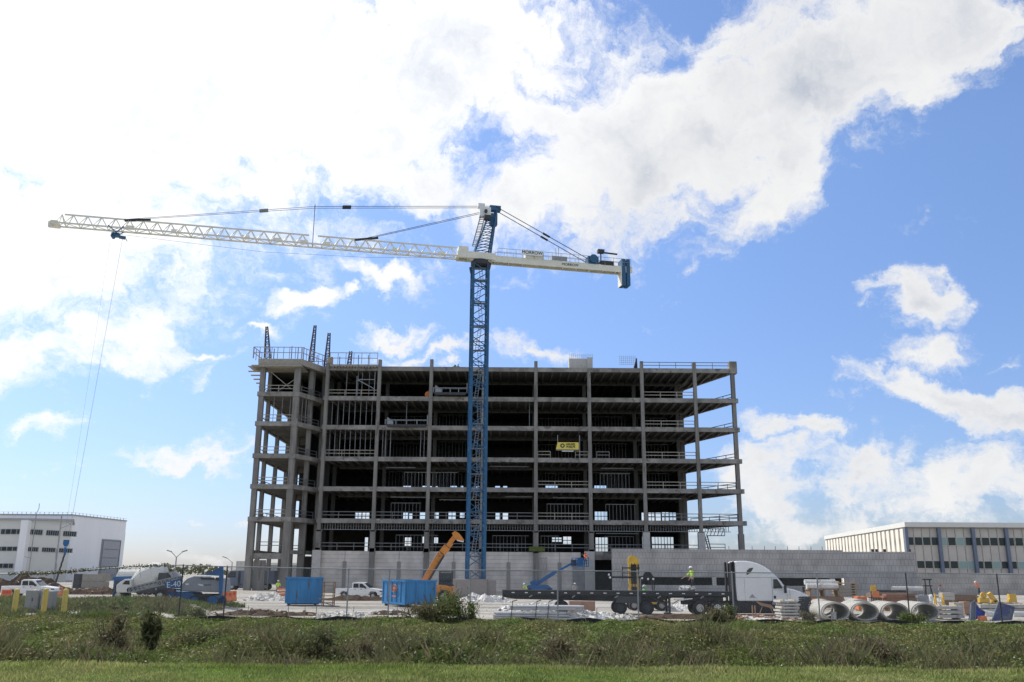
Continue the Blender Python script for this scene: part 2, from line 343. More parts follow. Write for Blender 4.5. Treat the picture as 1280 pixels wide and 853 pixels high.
# individual bushes
def dens(n):
    return n
def bush(px, y, Y, w, h, m, label, n=2600, stemm='leafb', leaf=.09, lean=0):
    p = at(px, y, Y); z = terr(p.x, Y); root = T('bush', label, 'bush', (p.x, Y, z), 0, 'weedy bushes along the bank')
    lob = [(rng.uniform(-.42, .42) * w, rng.uniform(-.3, .3) * w, rng.uniform(.15, .8) * h, rng.uniform(.2, .5)) for _ in range(7)]
    P = []
    for i in range(n):
        c = lob[i % 7]; v = rng.normal(0, 1, 3); v /= np.linalg.norm(v); r = c[3] * abs(rng.normal(0, .75))
        q = np.array([c[0] + v[0] * r * w * .8 + lean * c[2], c[1] + v[1] * r * w * .8, max(.02, c[2] + v[2] * r * h)])
        a = rng.normal(0, 1, 3); a[2] = abs(a[2]) * 1.7; a /= np.linalg.norm(a); b = np.cross(a, rng.normal(0, 1, 3)); b /= np.linalg.norm(b); a *= leaf * rng.uniform(.6, 1.5); b *= leaf * .35
        P.append([q - a, q - b, q + a, q + b])
    rawquads('foliage', m, np.array(P), root)
    s = MB()
    for i in range(26):
        a = rng.uniform(0, 6.28); s.bar((rng.uniform(-.2, .2) * w, 0, -.1), (math.cos(a) * w * .5 + lean * h * .8, math.sin(a) * w * .3, h * rng.uniform(.6, 1.05)), .018)
    s.build('stems', stemm, root)
bush(133, 815, 43, 1.5, 2.0, 'leafb', 'reddish brown dry bush with pale seed heads, left of the dark pointed weed')
bush(188, 818, 43, .75, 2.1, 'leafd', 'dark narrow upright weed clump on the bank below the tracked machine', 750, leaf=.15)
bush(545, 778, 57.5, 2.6, 1.75, 'leafs', 'large straggly green bush at the fence in front of the open blue skip', 4200, lean=.25)
bush(520, 778, 57.0, 2.0, 1.1, 'leafb', 'low brown bush at the foot of the straggly green one by the fence')
bush(583, 778, 58, 1.6, 1.3, 'leafs', 'thin see-through green shrub just right of the large straggly bush', 900)
bush(400, 815, 42, 2.0, 1.5, 'leafd', 'dark olive bush on the bank below the closed blue skip', 3000)
bush(535, 820, 41, 3.2, 1.5, 'leafd', 'wide dark bush on the bank below the straggly fence bush', 4200)
bush(470, 818, 42, 2.2, 1.2, 'leafb', 'brown dry bush on the bank beside the wide dark bush', 3000)
bush(715, 820, 41, 3.0, 1.5, 'leafb', 'wide brownish bush on the bank below the conduit pile', 3800)
bush(860, 816, 42, 2.2, 1.1, 'leafd', 'low dark bush on the bank below the truck rear wheels', 2600)
bush(895, 778, 57.5, 1.8, 1.0, 'leafb', 'reddish brown weed clump at the fence by the truck rear wheels', 2200)
bush(915, 776, 58.5, 1.0, 1.0, 'leafs', 'small bright green bush right of the truck rear wheels', 1500)
bush(1090, 815, 42, 2.8, 1.3, 'leafb', 'brown grassy bush on the bank below the concrete pipes', 3400)
bush(1245, 815, 42, 3.4, 1.5, 'leafd', 'large dark brown bush at the right end of the bank', 3800)
bush(1010, 775, 61, .9, .6, 'leafb', 'little brown tuft at the left end of the concrete pipes', 900)
bush(1140, 776, 58.5, 1.5, .7, 'leafs', 'low green weeds in front of the last concrete pipe', 1500)
bush(125, 765, 62, 3.2, .7, 'leafs', 'pale green bush on the mound right of the yellow bollards', 2800)
bush(240, 765, 62, 2.0, .65, 'leafs', 'rounded grassy bush below the tracks of the machine', 2400)
# ================================================================ CHAIN LINK FENCE
def fencemat():
    m = bpy.data.materials.new('chain_link'); nt, N, L = nodes(m); out = N('ShaderNodeOutputMaterial')
    tc = N('ShaderNodeTexCoord'); s = N('ShaderNodeSeparateXYZ'); L(tc.outputs['Object'], s.inputs[0])
    def mth(op, a, b=None):
        n = N('ShaderNodeMath'); n.operation = op
        for i, v in enumerate((a, b)):
            if v is None: continue
            if isinstance(v, (int, float)): n.inputs[i].default_value = v
            else: L(v, n.inputs[i])
        return n.outputs[0]
    u = mth('ADD', s.outputs[0], s.outputs[2]); w = mth('SUBTRACT', s.outputs[0], s.outputs[2])
    def line(v): f = mth('FRACT', mth('MULTIPLY', v, 1 / .085)); return mth('LESS_THAN', mth('ABSOLUTE', mth('SUBTRACT', f, .5)), .05)
    k = mth('MAXIMUM', line(u), line(w)); tr = N('ShaderNodeBsdfTransparent'); d = N('ShaderNodeBsdfPrincipled')
    d.inputs['Base Color'].default_value = (.22, .22, .22, 1); d.inputs['Roughness'].default_value = .6
    mx = N('ShaderNodeMixShader'); L(k, mx.inputs[0]); L(tr.outputs[0], mx.inputs[1]); L(d.outputs[0], mx.inputs[2]); L(mx.outputs[0], out.inputs[0]); return m
M['link'] = fencemat()
FY = 58.6
fo = (0, FY, 0)
fr = T('chain_link_fence', 'tall grey chain link fence along the top of the weedy bank', 'fence', fo)
topc = [(0, 717.5), (60, 716.5), (120, 712), (170, 708), (225, 706.5), (284, 708.5), (406, 711), (486, 712), (588, 713), (698, 713.5), (797, 714.5), (911, 716), (1021, 716.5), (1132, 716), (1246, 718), (1340, 719)]
tp = [at(a, b, FY) for a, b in topc]
mb = MB()
for a, b in zip(tp, tp[1:]): mb.cyl(a, b, .03, n=8)
mb.build('top_rail', 'steel', fr, fo)
for px in (122, 172, 229, 284, 368, 436, 487, 588, 697, 797, 915, 1021, 1132, 1246):
    a, b = [(t0, t1) for t0, t1 in zip(topc, topc[1:]) if t0[0] <= px <= t1[0]][0]; ty = a[1] + (b[1] - a[1]) * (px - a[0]) / (b[0] - a[0])
    p = at(px, ty, FY); xx = X(px, FY, .0)
    if px in (368, 122, 172): continue
    q = MB(); q.cyl((p.x, FY + .03, terr(p.x, FY) - .1), (p.x, FY + .03, p.z + .02), .045, n=8); q.cyl((p.x, FY + .03, p.z + .02), (p.x, FY + .03, p.z + .07), .05, .02, n=8)
    q.build('fence_post', 'dsteel' if px in (284, 1132, 1246, 229) else 'steel', fr, fo)
mb = MB()
for a, b in zip(tp, tp[1:]):
    mb.add([(a.x, FY, terr(a.x, FY)), (b.x, FY, terr(b.x, FY)), (b.x, FY, b.z), (a.x, FY, a.z)], [(0, 1, 2, 3)])
mb.build('mesh', 'link', fr, fo, recalc=False)
# vine on the left end of the rail
P = []
for i in range(1500):
    t = rng.uniform(0, 1) ** 1.0; px = 10 + 200 * t; k = math.exp(-((px - 60) / 45) ** 2) + .12 + .5 * math.exp(-((px - 190) / 18) ** 2)
    if rng.uniform() > k: continue
    a, b = [(t0, t1) for t0, t1 in zip(topc, topc[1:]) if t0[0] <= px <= t1[0]][0]; ty = a[1] + (b[1] - a[1]) * (px - a[0]) / (b[0] - a[0])
    q = np.array(at(px, ty + rng.normal(0, 1.1), FY)) + [0, rng.normal(0, .08), 0] - np.array(fo)
    a = rng.normal(0, 1, 3); a /= np.linalg.norm(a); b = np.cross(a, rng.normal(0, 1, 3)); b /= np.linalg.norm(b)
    P.append([q - a * .07, q - b * .035, q + a * .07, q + b * .035])
rawquads('vine', 'leafd', np.array(P), fr)
# black silt fence low along the bank top
sf = T('silt_fence', 'low black fabric silt fence with thin stakes along the bank top', 'silt fence', (0, 57.3, 0))
q = MB(); xs = span(-20, 36, .8)
for a, b in zip(xs, xs[1:]):
    za = .16 + .1 * math.sin(a * 1.7); zb = .16 + .1 * math.sin(b * 1.7); ya = .1 * math.sin(a * 3); yb = .1 * math.sin(b * 3)
    q.add([(a, ya, -.1), (b, yb, -.1), (b, yb, zb + .12), (a, ya, za + .12), (a, ya + .02, -.1), (b, yb + .02, -.1), (b, yb + .02, zb + .12), (a, ya + .02, za + .12)], [(0, 1, 2, 3), (5, 4, 7, 6), (3, 2, 6, 7)])
q.build('fabric', 'black', sf)
for px, l in ((300, 0), (312, .1), (365, -.1), (383, .05), (398, 0), (442, .12), (500, -.1), (745, 0), (733, -.3), (665, .05), (1035, 0), (262, .3)):
    x = X(px, 58, .5); q = MB(); q.bar((x, .05, -.1), (x + l, .05, .95), .04, .03); q.build('stake', 'rail', sf)

# distant tree belt and low buildings on the horizon
def treeline(x0, x1, Y, h, label):
    n = int((x1 - x0) / 3 * 26); x = rng.uniform(x0, x1, n); P = []
    for a in x:
        top = h * (.55 + .3 * math.sin(a * .05) + .2 * math.sin(a * .21)); q = np.array([a, Y + rng.uniform(-6, 6), rng.uniform(0, 1) ** .7 * top])
        u = rng.normal(0, 1, 3); u /= np.linalg.norm(u); b = np.cross(u, rng.normal(0, 1, 3)); b /= np.linalg.norm(b); s = rng.uniform(.5, 1.4)
        P.append([q - u * s, q - b * s, q + u * s, q + b * s])
    o = rawquads('treeline', 'leafd', np.array(P)); kind(o, 'stuff')
treeline(-420, 40, 620, 7, '')
# ================================================================ THE CONCRETE FRAME BUILDING
BO = Vector((3, 150, 0))
bd = T('concrete_frame_building', 'unfinished grey concrete frame building of seven storeys behind the blue tower crane', 'building', BO)
def B(mb, n, m, **k): return mb.build(n, m, bd, BO, **k)
FL = [11.24, 16.35, 21.23, 26.44, 31.32, 36.42]
CX = [-30.9, -22.2, -13.5, -4.7, 4.05, 12.95, 21.82, 30.7]
A = (-35.2, 146.6); Bc = (-40.9, 146.6); Cc = (-32.3, 154.2); Ec = (31.0, 164.4); K = (37.15, 150)
L3 = [(-41.0, 151.5), (-41.15, 159.5), (-41.35, 168)]
out = [(-41.5, 146.1), (-34.7, 146.1), (-31.5, 153.4), (-31.4, 149.55), (37.8, 149.55), (31.9, 164.9), (31.3, 172.5), (-41.8, 172.5)]
for i, z in enumerate(FL):
    ext = [0, 0, 0, .1, .2, .3][5 - i] if i < 5 else 0
    pl = [(x + (ext if k == 4 else 0), y) for k, (x, y) in enumerate(out)]
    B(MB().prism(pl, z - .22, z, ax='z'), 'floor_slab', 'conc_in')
    q = MB(); d = .72
    for (a, b) in zip(pl, pl[1:] + pl[:1]):
        a = Vector((*a, 0)); b = Vector((*b, 0)); t = (b - a).normalized(); nrm = Vector((-t.y, t.x, 0)) * .2
        e = .003 + .2
        q.add([a - t * .003 + Vector((0, 0, z - d)), b + Vector((0, 0, z - d)), b + nrm * 2 + Vector((0, 0, z - d)), a + nrm * 2 + Vector((0, 0, z - d)),
               a - t * .003 - nrm * .015 + Vector((0, 0, z + .004)), b - nrm * .015 + Vector((0, 0, z + .004)), b + nrm * 2 + Vector((0, 0, z + .004)), a + nrm * 2 + Vector((0, 0, z + .004))],
              [(0, 1, 2, 3), (4, 5, 6, 7), (0, 1, 5, 4), (1, 2, 6, 5), (2, 3, 7, 6), (3, 0, 4, 7)])
    B(q, 'edge_beam', 'conc')
    q = MB()
    for xx in np.arange(-30.2, 37.2, 1.48):
        yb = 171.8
        if xx > 31: yb = 150.2 + (37.4 - xx) * 15 / 6.0
        if yb > 151.2: q.box(xx, xx + .2, 150.2, yb, z - .72, z - .2)
    for yy in np.arange(147.6, 171, 1.6): q.box(-41.2, min(-34.9 + max(0, (yy - 147)) * .44, -31.6), yy, yy + .2, z - .62, z - .2)
    for yy in (160.0,): q.box(-30, 30.8, yy, yy + .6, z - .9, z - .19)
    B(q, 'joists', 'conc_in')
# level one deck behind the walls and ring beams of the wing
B(MB().prism([(-31.4, 151.2), (36.5, 151.2), (31.6, 164.9), (31.3, 172.5), (-31.4, 172.5)], 5.6, 6.0, ax='z'), 'floor_slab', 'conc_in')
q = MB(); q.bar((-34.9, 146.5, 5.85), (-32.2, 154.0, 5.85), .4, .6); q.bar((-41, 146.9, 5.2), (-35.1, 146.9, 5.2), .4, .9)
q.bar((-41, 147, 5.9), (-41.3, 168, 5.9), .3, .5); B(q, 'edge_beam', 'conc')
# columns
def colm(x, y, w, d, z1, segs=(), m='conc_col'):
    q = MB(); q.box(x - w / 2, x + w / 2, y - d / 2, y + d / 2, -.1, z1)
    for (za, zb, ww) in segs: q.box(x - ww / 2, x + ww / 2, y - d / 2 - .06, y + d / 2 + .06, za, zb)
    return B(q, 'column', m)
tops = [37.0, 37.6, 37.7, 36.3, 37.5, 36.3, 37.6, 37.5]
for x, t in zip(CX, tops): colm(x, 149.75, .56, .62, t, [(-.05, 9.4, .8), (6.0, 6.6, 1.0), (9.2, 9.5, .95)])
colm(K[0], 150.05, .62, .75, 37.6, [(-.05, 9.2, .85)])
colm(K[0] + .05, 150.1, 1.0, .9, 37.55) if False else None
q = MB(); q.box(36.6, 37.85, 149.4, 150.7, 35.6, 37.65); B(q, 'corner_block', 'conc')
for p_, w in ((A, .95), (Bc, .8)): colm(p_[0], p_[1], w, .8, 36.2, [(-.05, 11, w + .25)])
mid = (-33.7, 150.6); colm(*mid, .72, .72, 36.2, [(-.05, 10.8, 1.1)]); colm(*Cc, .6, .6, 36.2, [(-.05, 6, .85)])
for p_ in L3: colm(*p_, .62, .6, 36.2)
colm(*Ec, .7, .7, 36.0)
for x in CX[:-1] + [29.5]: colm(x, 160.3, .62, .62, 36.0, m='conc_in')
colm(-37.6, 160, .6, .6, 36, m='conc_in')
# light coloured casing on the two right hand columns at the second storey
for x in (21.82, 30.7): q = MB(); q.box(x - .55, x + .55, 149.36, 150.2, 6.5, 9.35); B(q, 'column_casing', 'conc_new')
# rear wall with its window openings, and stair core
rw = {0: (6.0, 11.24, [(456, 460, 672, 688), (506, 514, 672, 680), (528, 533, 671, 677), (541, 547.5, 672, 677), (690, 702, 672, 675), (704, 714, 671, 678), (744.5, 759.6, 672, 687), (803, 809, 671, 688), (815, 842, 671.5, 687)]),
      1: (11.24, 16.35, [(443.7, 452, 641, 648.5), (453, 461.8, 641, 648.5), (504, 510, 641, 648), (511.5, 515.5, 642, 647), (525, 531.5, 640.5, 648), (541, 548.5, 640, 646), (560.6, 569.6, 640, 648.5), (575, 580.5, 640.5, 645), (619.5, 624.5, 641, 649), (628.5, 635, 641.5, 648), (743.5, 759, 639.7, 648.9), (802, 808, 641, 649), (810.5, 818, 641, 648.6), (819.5, 826, 641, 648.6), (827.5, 836, 640.5, 648.6), (837, 845, 641, 648)]),
      2: (16.35, 21.23, [(504, 514, 607.5, 610), (528, 533.5, 607.5, 610), (537, 547, 607.8, 610), (563, 571, 607.5, 610), (576, 579, 607.5, 610), (595, 599, 607.5, 610), (619, 625, 607.7, 610), (629, 634, 607.7, 610), (682, 697, 607.2, 610), (743, 758, 607.1, 610)])}
RY = 172.0; x0r, x1r = -41.3, 31.2
for i in range(-1, 6):
    za = 0 if i < 0 else ([6.0] + FL)[i]; zb = 5.6 if i < 0 else FL[i] - .22
    ops = []
    for (a, b, c, d) in rw.get(i, (0, 0, []))[2]:
        ops.append((X(a, RY, (za + zb) / 2), X(b, RY, (za + zb) / 2), Zp(a, d, RY) - (.9 if i == 2 else .35), Zp(a, c, RY)))
    xs0 = x0r if i >= 3 else X(373, RY, za + 2)
    if i < 0: ops = []
    q = MB(); x = xs0
    for (a, b, c, d) in sorted(ops):
        q.box(x, a, RY, RY + .25, za, zb); c = max(c, za + .02); q.box(a, b, RY, RY + .25, za, c); q.box(a, b, RY, RY + .25, d, zb); x = b
        m_ = (a + b) / 2
        if b - a > 1.1 and i < 2:
            for k in range(1, int((b - a) / .55)): xx = a + (b - a) * k / int((b - a) / .55); q.box(xx - .05, xx + .05, RY - .04, RY + .06, c, d)
            q.box(a, b, RY - .05, RY + .05, (c + d) / 2 - .06, (c + d) / 2 + .06)
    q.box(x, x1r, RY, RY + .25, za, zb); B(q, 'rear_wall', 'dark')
q = MB()
for i, z in enumerate([0, 6.0] + FL[:-1]):
    zt = ([5.6] + [f - .22 for f in FL])[i]
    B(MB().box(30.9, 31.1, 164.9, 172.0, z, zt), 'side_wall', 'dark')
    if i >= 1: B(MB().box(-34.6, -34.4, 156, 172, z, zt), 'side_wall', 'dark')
    if i == 6: B(MB().box(-41.3, -41.1, 151.9, 171.9, z, zt), 'side_wall', 'dark')  # added dark infill, blocks the sky so the wing's top storey looks shaded
# core partitions deeper in: stud walls per storey
for i, z in enumerate([6.0] + FL[:4]):
    zt = FL[i] - .75
    for (xa, xb, yy) in ((-22, -14, 165), (-13, -5, 163), (5, 12.5, 166), (14, 21, 164), (23, 28.5, 165)):
        if (i * 7 + int(xa)) % 3 == 0 and i < 4: continue
        if i in (0, 1) : continue
        q = MB()
        for xx in np.arange(xa, xb, .6): q.box(xx, xx + .06, yy, yy + .09, z, zt)
        q.box(xa, xb, yy - .01, yy + .1, zt - .1, zt); q.box(xa, xb, yy - .01, yy + .1, z, z + .08)
        B(q, 'stud_wall', 'stud')
for z, xa, xb in ((6.0, -19, -12), (6.0, 15.5, 20.3), (11.24, -20, -15), (11.24, 15.8, 21), (6.0, 5, 8), (11.24, 6, 12), (16.35, 15, 20), (16.35, -18, -9), (6.0, -3, 3)):
    q = MB(); zt = z + 2.9
    for xx in np.arange(xa, xb, .6): q.box(xx, xx + .06, 154, 154.09, z, zt)
    q.box(xa, xb, 153.99, 154.1, zt - .1, zt); B(q, 'stud_wall', 'stud')
# hanging stud header under the third floor along the front and left of the frame
for xa, xb in zip(CX, CX[1:] + [36.0]):
    q = MB(); xa += .35; xb -= .35
    zb_, zt_ = 9.55, 10.53
    for xx in np.arange(xa, xb, .42): q.box(xx, xx + .07, 150.35, 150.5, zb_, zt_)
    q.box(xa, xb, 150.33, 150.52, zb_ - .06, zb_ + .03); B(q, 'stud_header', 'stud')
# ducts and lamps inside, dimly seen
for (xa, xb, y, z) in ((-20, -13.8, 153, 14.9), (-12, -5, 154, 14.6), (-1, 3.5, 153, 15.1), (7, 12.4, 153.4, 15.0), (15, 20.5, 153, 19.9), (-21, -16, 153, 19.8), (22.6, 28.3, 152.6, 14.9), (-3.6, 3, 153, 20.1), (14, 21, 152.6, 9.2)):
    B(MB().box(xa, xb, y, y + .4, z, z + .14), 'duct', 'steel')
# guard rails
def rail(p, q_, z, m='rail', n=None, h=1.1):
    a = Vector((*p, z)); b = Vector((*q_, z)); k = MB(); n = n or max(2, int((b - a).length / 2.4) + 1)
    for hh in (h, h * .52): k.bar(a + Vector((0, 0, hh)), b + Vector((0, 0, hh)), .06, .11)
    for i in range(n): c = a.lerp(b, i / (n - 1)); k.bar(c, c + Vector((0, 0, h + .05)), .09)
    return B(k, 'guard_rail', m)
def bay(i, z, m='rail', fa=0., fb=1.):
    a = CX[i] + .3; b = (CX + [37])[i + 1] - .3; rail((a + (b - a) * fa, 149.9), (a + (b - a) * fb, 149.9), z, m)
for i in range(0, 8):
    if i != 7: bay(i, 6.3, 'railm')
    if i == 7: rail((31, 150), (34.5, 150), 6.5, 'railm')
bay(0, FL[4]); bay(6, FL[4]); bay(6, FL[3]); bay(0, FL[2]); bay(4, FL[2], fb=.25); bay(4, FL[2], fa=.75); bay(6, FL[2])
bay(4, FL[1]); bay(6, FL[1]); bay(7, FL[1]); bay(3, FL[0], 'railm'); bay(4, FL[0]); bay(1, FL[0], 'railm'); bay(2, FL[0], 'railm'); bay(6, FL[0], 'railm'); bay(7, FL[0], 'railm'); bay(0, FL[0], 'railm')
bay(5, FL[2], 'railm', fa=.1, fb=.35)
bay(6, FL[5], 'railm'); bay(7, FL[5], 'railm')
for z in FL[0:5]: rail((37.3, 151), (31.8, 163.5), z, 'railm'); rail((-40.6, 146.4), (-35.7, 146.4), z, 'rail'); rail((-41.3, 147), (-41.6, 167.5), z, 'railm', 9); rail((-34.6, 147.2), (-32.6, 152.4), z, 'railm')
rail((-40.0, 147.5), (-36, 147.5), 6.3, 'railm')
for z in (FL[0], 6.3): rail((-41.3, 167.6), (-34, 167.8), z, 'railm', 5)
# shoring posts
for z, zt, xs_, y in ((FL[4], FL[5], (-27.8, -25.9, -25.2, -24.0, -23.1), 150.4), (FL[3], FL[4], np.arange(-30, -22.7, .95), 150.6), (FL[2], FL[3], np.arange(-30.2, -22.7, .85), 150.8), (FL[2], FL[3], (-21.3, -20.8, -20.0, -15.0, -14.4), 150.2),
                      (FL[3], FL[4], (-39, -37.6, -36.3), 147.4), (FL[4], FL[5], (-34.2, -33.9, -33.2), 150.5), (FL[3], FL[4], (-34.6, -34.0), 148.6), (FL[3], FL[4], (-17.6, 3.0), 151)):
    for x in xs_:
        k = MB(); k.cyl((x, y, z), (x, y, zt - .7), .055, n=6); k.box(x - .12, x + .12, y - .12, y + .12, zt - .76, zt - .7)
        B(k, 'shoring_post', 'steel')
k = MB(); k.bar((-39.8, 147, FL[4] + 3.5), (-36.2, 147, FL[4] + .6), .12); k.bar((-38.2, 147, FL[4] + .4), (-35.8, 147, FL[4] + 2.2), .12); B(k, 'brace', 'rail')
k = MB(); k.bar((-26, 149.9, FL[4] + 2.9), (-23, 149.9, FL[4] + 1.3), .12); k.bar((-26, 149.9, FL[4] + 2.9), (-23, 149.9, FL[4] + 2.9), .12); k.bar((-26, 149.9, FL[4]), (-26, 149.9, FL[4] + 3.5), .1); k.bar((-23, 149.9, FL[4]), (-23, 149.9, FL[4] + 4.2), .1); B(k, 'brace', 'steel')
# rooftop formwork over the wing, with boards stepping out at its left edge
z = FL[5]
q = MB(); q.box(-42.6, -34.4, 145.4, 150.5, z - .95, z - .78); q.bar((-34.6, 145.7, z - .2), (-31.2, 153.6, z - .2), .3, 1.0); q.box(-41.6, -34.4, 145.8, 146.1, z - .7, z + .35)
for yy in np.arange(145.6, 150, .8): q.box(-43.2, -34.6, yy, yy + .1, z - 1.1, z - .93)
B(q, 'formwork', 'rail')
for i in range(6):
    q = MB(); xo = -42.6 + .42 * i; q.box(xo - .9, -41.2, 146.9 + i * .2, 147.4 + i * .2, z - 1.6 - i * .62, z - 1.46 - i * .62); B(q, 'outrigger_board', 'wood')
q = MB(); q.box(-30.5, -22.4, 149.2, 149.5, z - .1, z + .25)
for xx in np.arange(-30, -22.5, .5): q.box(xx, xx + .12, 148.9, 150.4, z - .35, z - .08)
B(q, 'formwork', 'rail')
zz = z + .35
def frail(p, q_, n=6): o = rail(p, q_, zz, 'rail', n, 1.9)
frail((-42.4, 145.6), (-34.6, 145.6), 9); frail((-34.5, 145.8), (-31.3, 153.2), 8); frail((-42.5, 145.6), (-42.3, 150), 4); frail((-30.6, 149.3), (-22.6, 149.3), 7); frail((-42.3, 156), (-33, 156), 10)
for i, (px, y0, y1) in enumerate(((364, 433, 450), (372, 434, 450), (379, 434, 452), (424, 446, 462), (447.5, 444, 462), (460, 444, 462), (396, 444, 452), (342, 436, 449))):
    a = at(px, y1, 148); b = at(px, y0, 148); k = MB(); k.bar(a, (a.x, a.y, b.z), .12); B(k, 'shoring_post', 'railm')
# tapered rebar cages standing on the roof
def cage(p0, p1, y, w0, w1):
    a = at(p0[0], p0[1], y); b = at(p1[0], p1[1], y); q = MB()
    cs = lambda t, w: [a.lerp(b, t) + Vector((sx * w / 2, sy * w / 2, 0)) for sx, sy in ((-1, -1), (1, -1), (1, 1), (-1, 1))]
    n = int((b - a).length / .42); c0 = cs(0, w0); c1 = cs(1, w1)
    for u, v in zip(c0, c1): q.bar(u, v, .11)
    for i in range(n):
        c = cs(i / n, w0 + (w1 - w0) * i / n); d = cs((i + 1) / n, w0 + (w1 - w0) * (i + 1) / n)
        for j in range(4): q.bar(c[j], c[(j + 1) % 4], .07)
        q.bar(c[i % 4], d[(i + 1) % 4], .06); q.bar(c[(i + 2) % 4], d[(i + 3) % 4], .06)
    B(q, 'rebar_cage', 'rebar')
cage((334.5, 450), (333.6, 408.5), 147, .95, .3); cage((389, 452), (394, 407), 150, .8, .35); cage((408, 458), (411.5, 416.5), 150.5, .8, .35); cage((435.5, 463), (438.5, 439.5), 150, .65, .4)
q = MB(); q.box(X(410, 150, 37), X(416, 150, 37), 149.6, 150.3, z, z + 1.6); B(q, 'timber_stack', 'wood')
# roof: concrete plinth with mesh, mesh panel, small plant
def meshp(x0, x1, y0, y1, yy, st=.33):
    p = at(x0, y0, yy); r = at(x1, y1, yy); q = MB()
    for xx in np.arange(min(p.x, r.x), max(p.x, r.x) + .01, st): q.bar((xx, yy, r.z), (xx, yy, p.z), .035)
    for zz_ in np.arange(r.z, p.z + .01, st): q.bar((p.x, yy, zz_), (r.x, yy, zz_), .035)
    return q
p = at(711.5, 457.5, 151.5); r = at(740.5, 448.5, 151.5); q = MB(); q.box(p.x, r.x, 151.5, 154, z, r.z); q.box(r.x - .9, r.x + .02, 151.3, 151.49, z, r.z + .15); B(q, 'roof_plinth', 'conc_new')
B(meshp(712, 741, 442, 449, 151.6), 'rebar_mesh', 'steel'); B(meshp(774.5, 795, 444.5, 456, 151), 'rebar_mesh', 'steel')
q = MB(); a = at(794, 456.5, 150.6); q.cyl((a.x, a.y, z), (a.x + .25, a.y, z + 1.75), .4, .1, 8); q.cyl((a.x + .22, a.y, z + 1.7), (a.x + .25, a.y, z + 1.95), .14, .1, 8); B(q, 'covered_post', 'black')
q = MB(); a = at(571, 458, 152); q.box(a.x - .7, a.x + .5, 151.8, 152.6, z, z + .6); q.cyl((a.x - .3, 152, z + .6), (a.x - .3, 152, z + .9), .15); q.cyl((a.x + .2, 152, z + .6), (a.x + .25, 152, z + 1.1), .1, .05); B(q, 'roof_generator', 'leafs')
B(MB().bar((CX[0], 149.9, 38.0), (CX[0], 149.9, 36.4), .3), 'column_stub', 'conc_col')
# stair frame hanging at right of the second storey
q = MB(); xa = X(883, 152, 9); xb = X(906, 152, 9)
for zz_ in (9.0, 10.1): q.bar((xa, 152, zz_), (xb, 152, zz_), .12)
for i in range(6): t = i / 5; q.bar((xa + (xb - xa) * t, 152, 9.0), (xa + (xb - xa) * min(1, t + .15), 152, 10.1), .09)
q.bar((X(881, 151.6, 9), 151.6, 9.0), (X(886, 151.6, 6.5), 151.6, 6.5), .15); q.bar((X(884, 151.6, 9), 151.6, 9.0), (X(889, 151.6, 6.5), 151.6, 6.5), .15)
for i in range(7): zz_ = 6.6 + i * .36; q.bar((X(886 - i * .8, 151.6, zz_), 151.6, zz_), (X(889 - i * .8, 151.6, zz_), 151.6, zz_), .08)
B(q, 'stair_frame', 'rebar')
# ground storey wall panels (light, with recessed pilasters)
wt = 6.15
for i in range(5):
    xa = CX[i] + .41; xb = CX[i + 1] - .41
    if i == 4: xb = X(726, 150, 3)
    q = MB(); xm = (xa + xb) / 2
    q.box(xa, xm - .02, 150.0, 150.25, 0, wt); q.box(xm + .02, xb, 150.0, 150.25, 0, wt); w = B(q, 'wall_panel', 'panel')
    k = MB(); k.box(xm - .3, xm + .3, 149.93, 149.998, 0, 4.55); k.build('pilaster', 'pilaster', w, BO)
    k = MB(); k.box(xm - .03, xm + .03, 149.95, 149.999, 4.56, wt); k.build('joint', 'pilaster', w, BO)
q = MB(); q.box(X(671, 149.9, 4), X(684, 149.9, 4), 149.9, 149.995, 1.2, 5.4); B(q, 'veneer_patch', 'cmu')
q = MB(); q.box(X(704, 149.9, 4) + 1.5, X(731, 149.9, 4), 149.4, 149.99, 0, 4.9); B(q, 'veneer_patch', 'cmu_small')
q = MB(); q.box(X(731, 149.2, 3), X(743.5, 149.2, 3), 149.0, 149.6, 0, 6.3); B(q, 'corner_pier', 'conc_new')
q = MB(); q.box(X(389.5, 149.5, 3), X(400, 149.5, 3), 149.2, 149.6, 0, 6.25); B(q, 'corner_pier', 'conc_new')
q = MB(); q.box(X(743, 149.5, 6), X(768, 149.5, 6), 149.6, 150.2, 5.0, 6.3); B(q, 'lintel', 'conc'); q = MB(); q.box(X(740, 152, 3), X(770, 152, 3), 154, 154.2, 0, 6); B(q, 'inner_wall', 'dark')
q = MB(); q.box(-40.2, -38.4, 146.8, 147.2, 0, 4.6); q.box(-38.0, -37.8, 147, 147.2, 0, 4.6); B(q, 'infill_pier', 'conc_col')
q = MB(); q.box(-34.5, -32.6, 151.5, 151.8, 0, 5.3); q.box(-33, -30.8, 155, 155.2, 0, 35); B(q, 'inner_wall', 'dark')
# green hoarding at the foot of column
q = MB(); q.box(X(661, 149.3, 6.5), X(681, 149.3, 6.5), 149.2, 149.35, 6.25, 7.0); B(q, 'green_board', 'leafs')
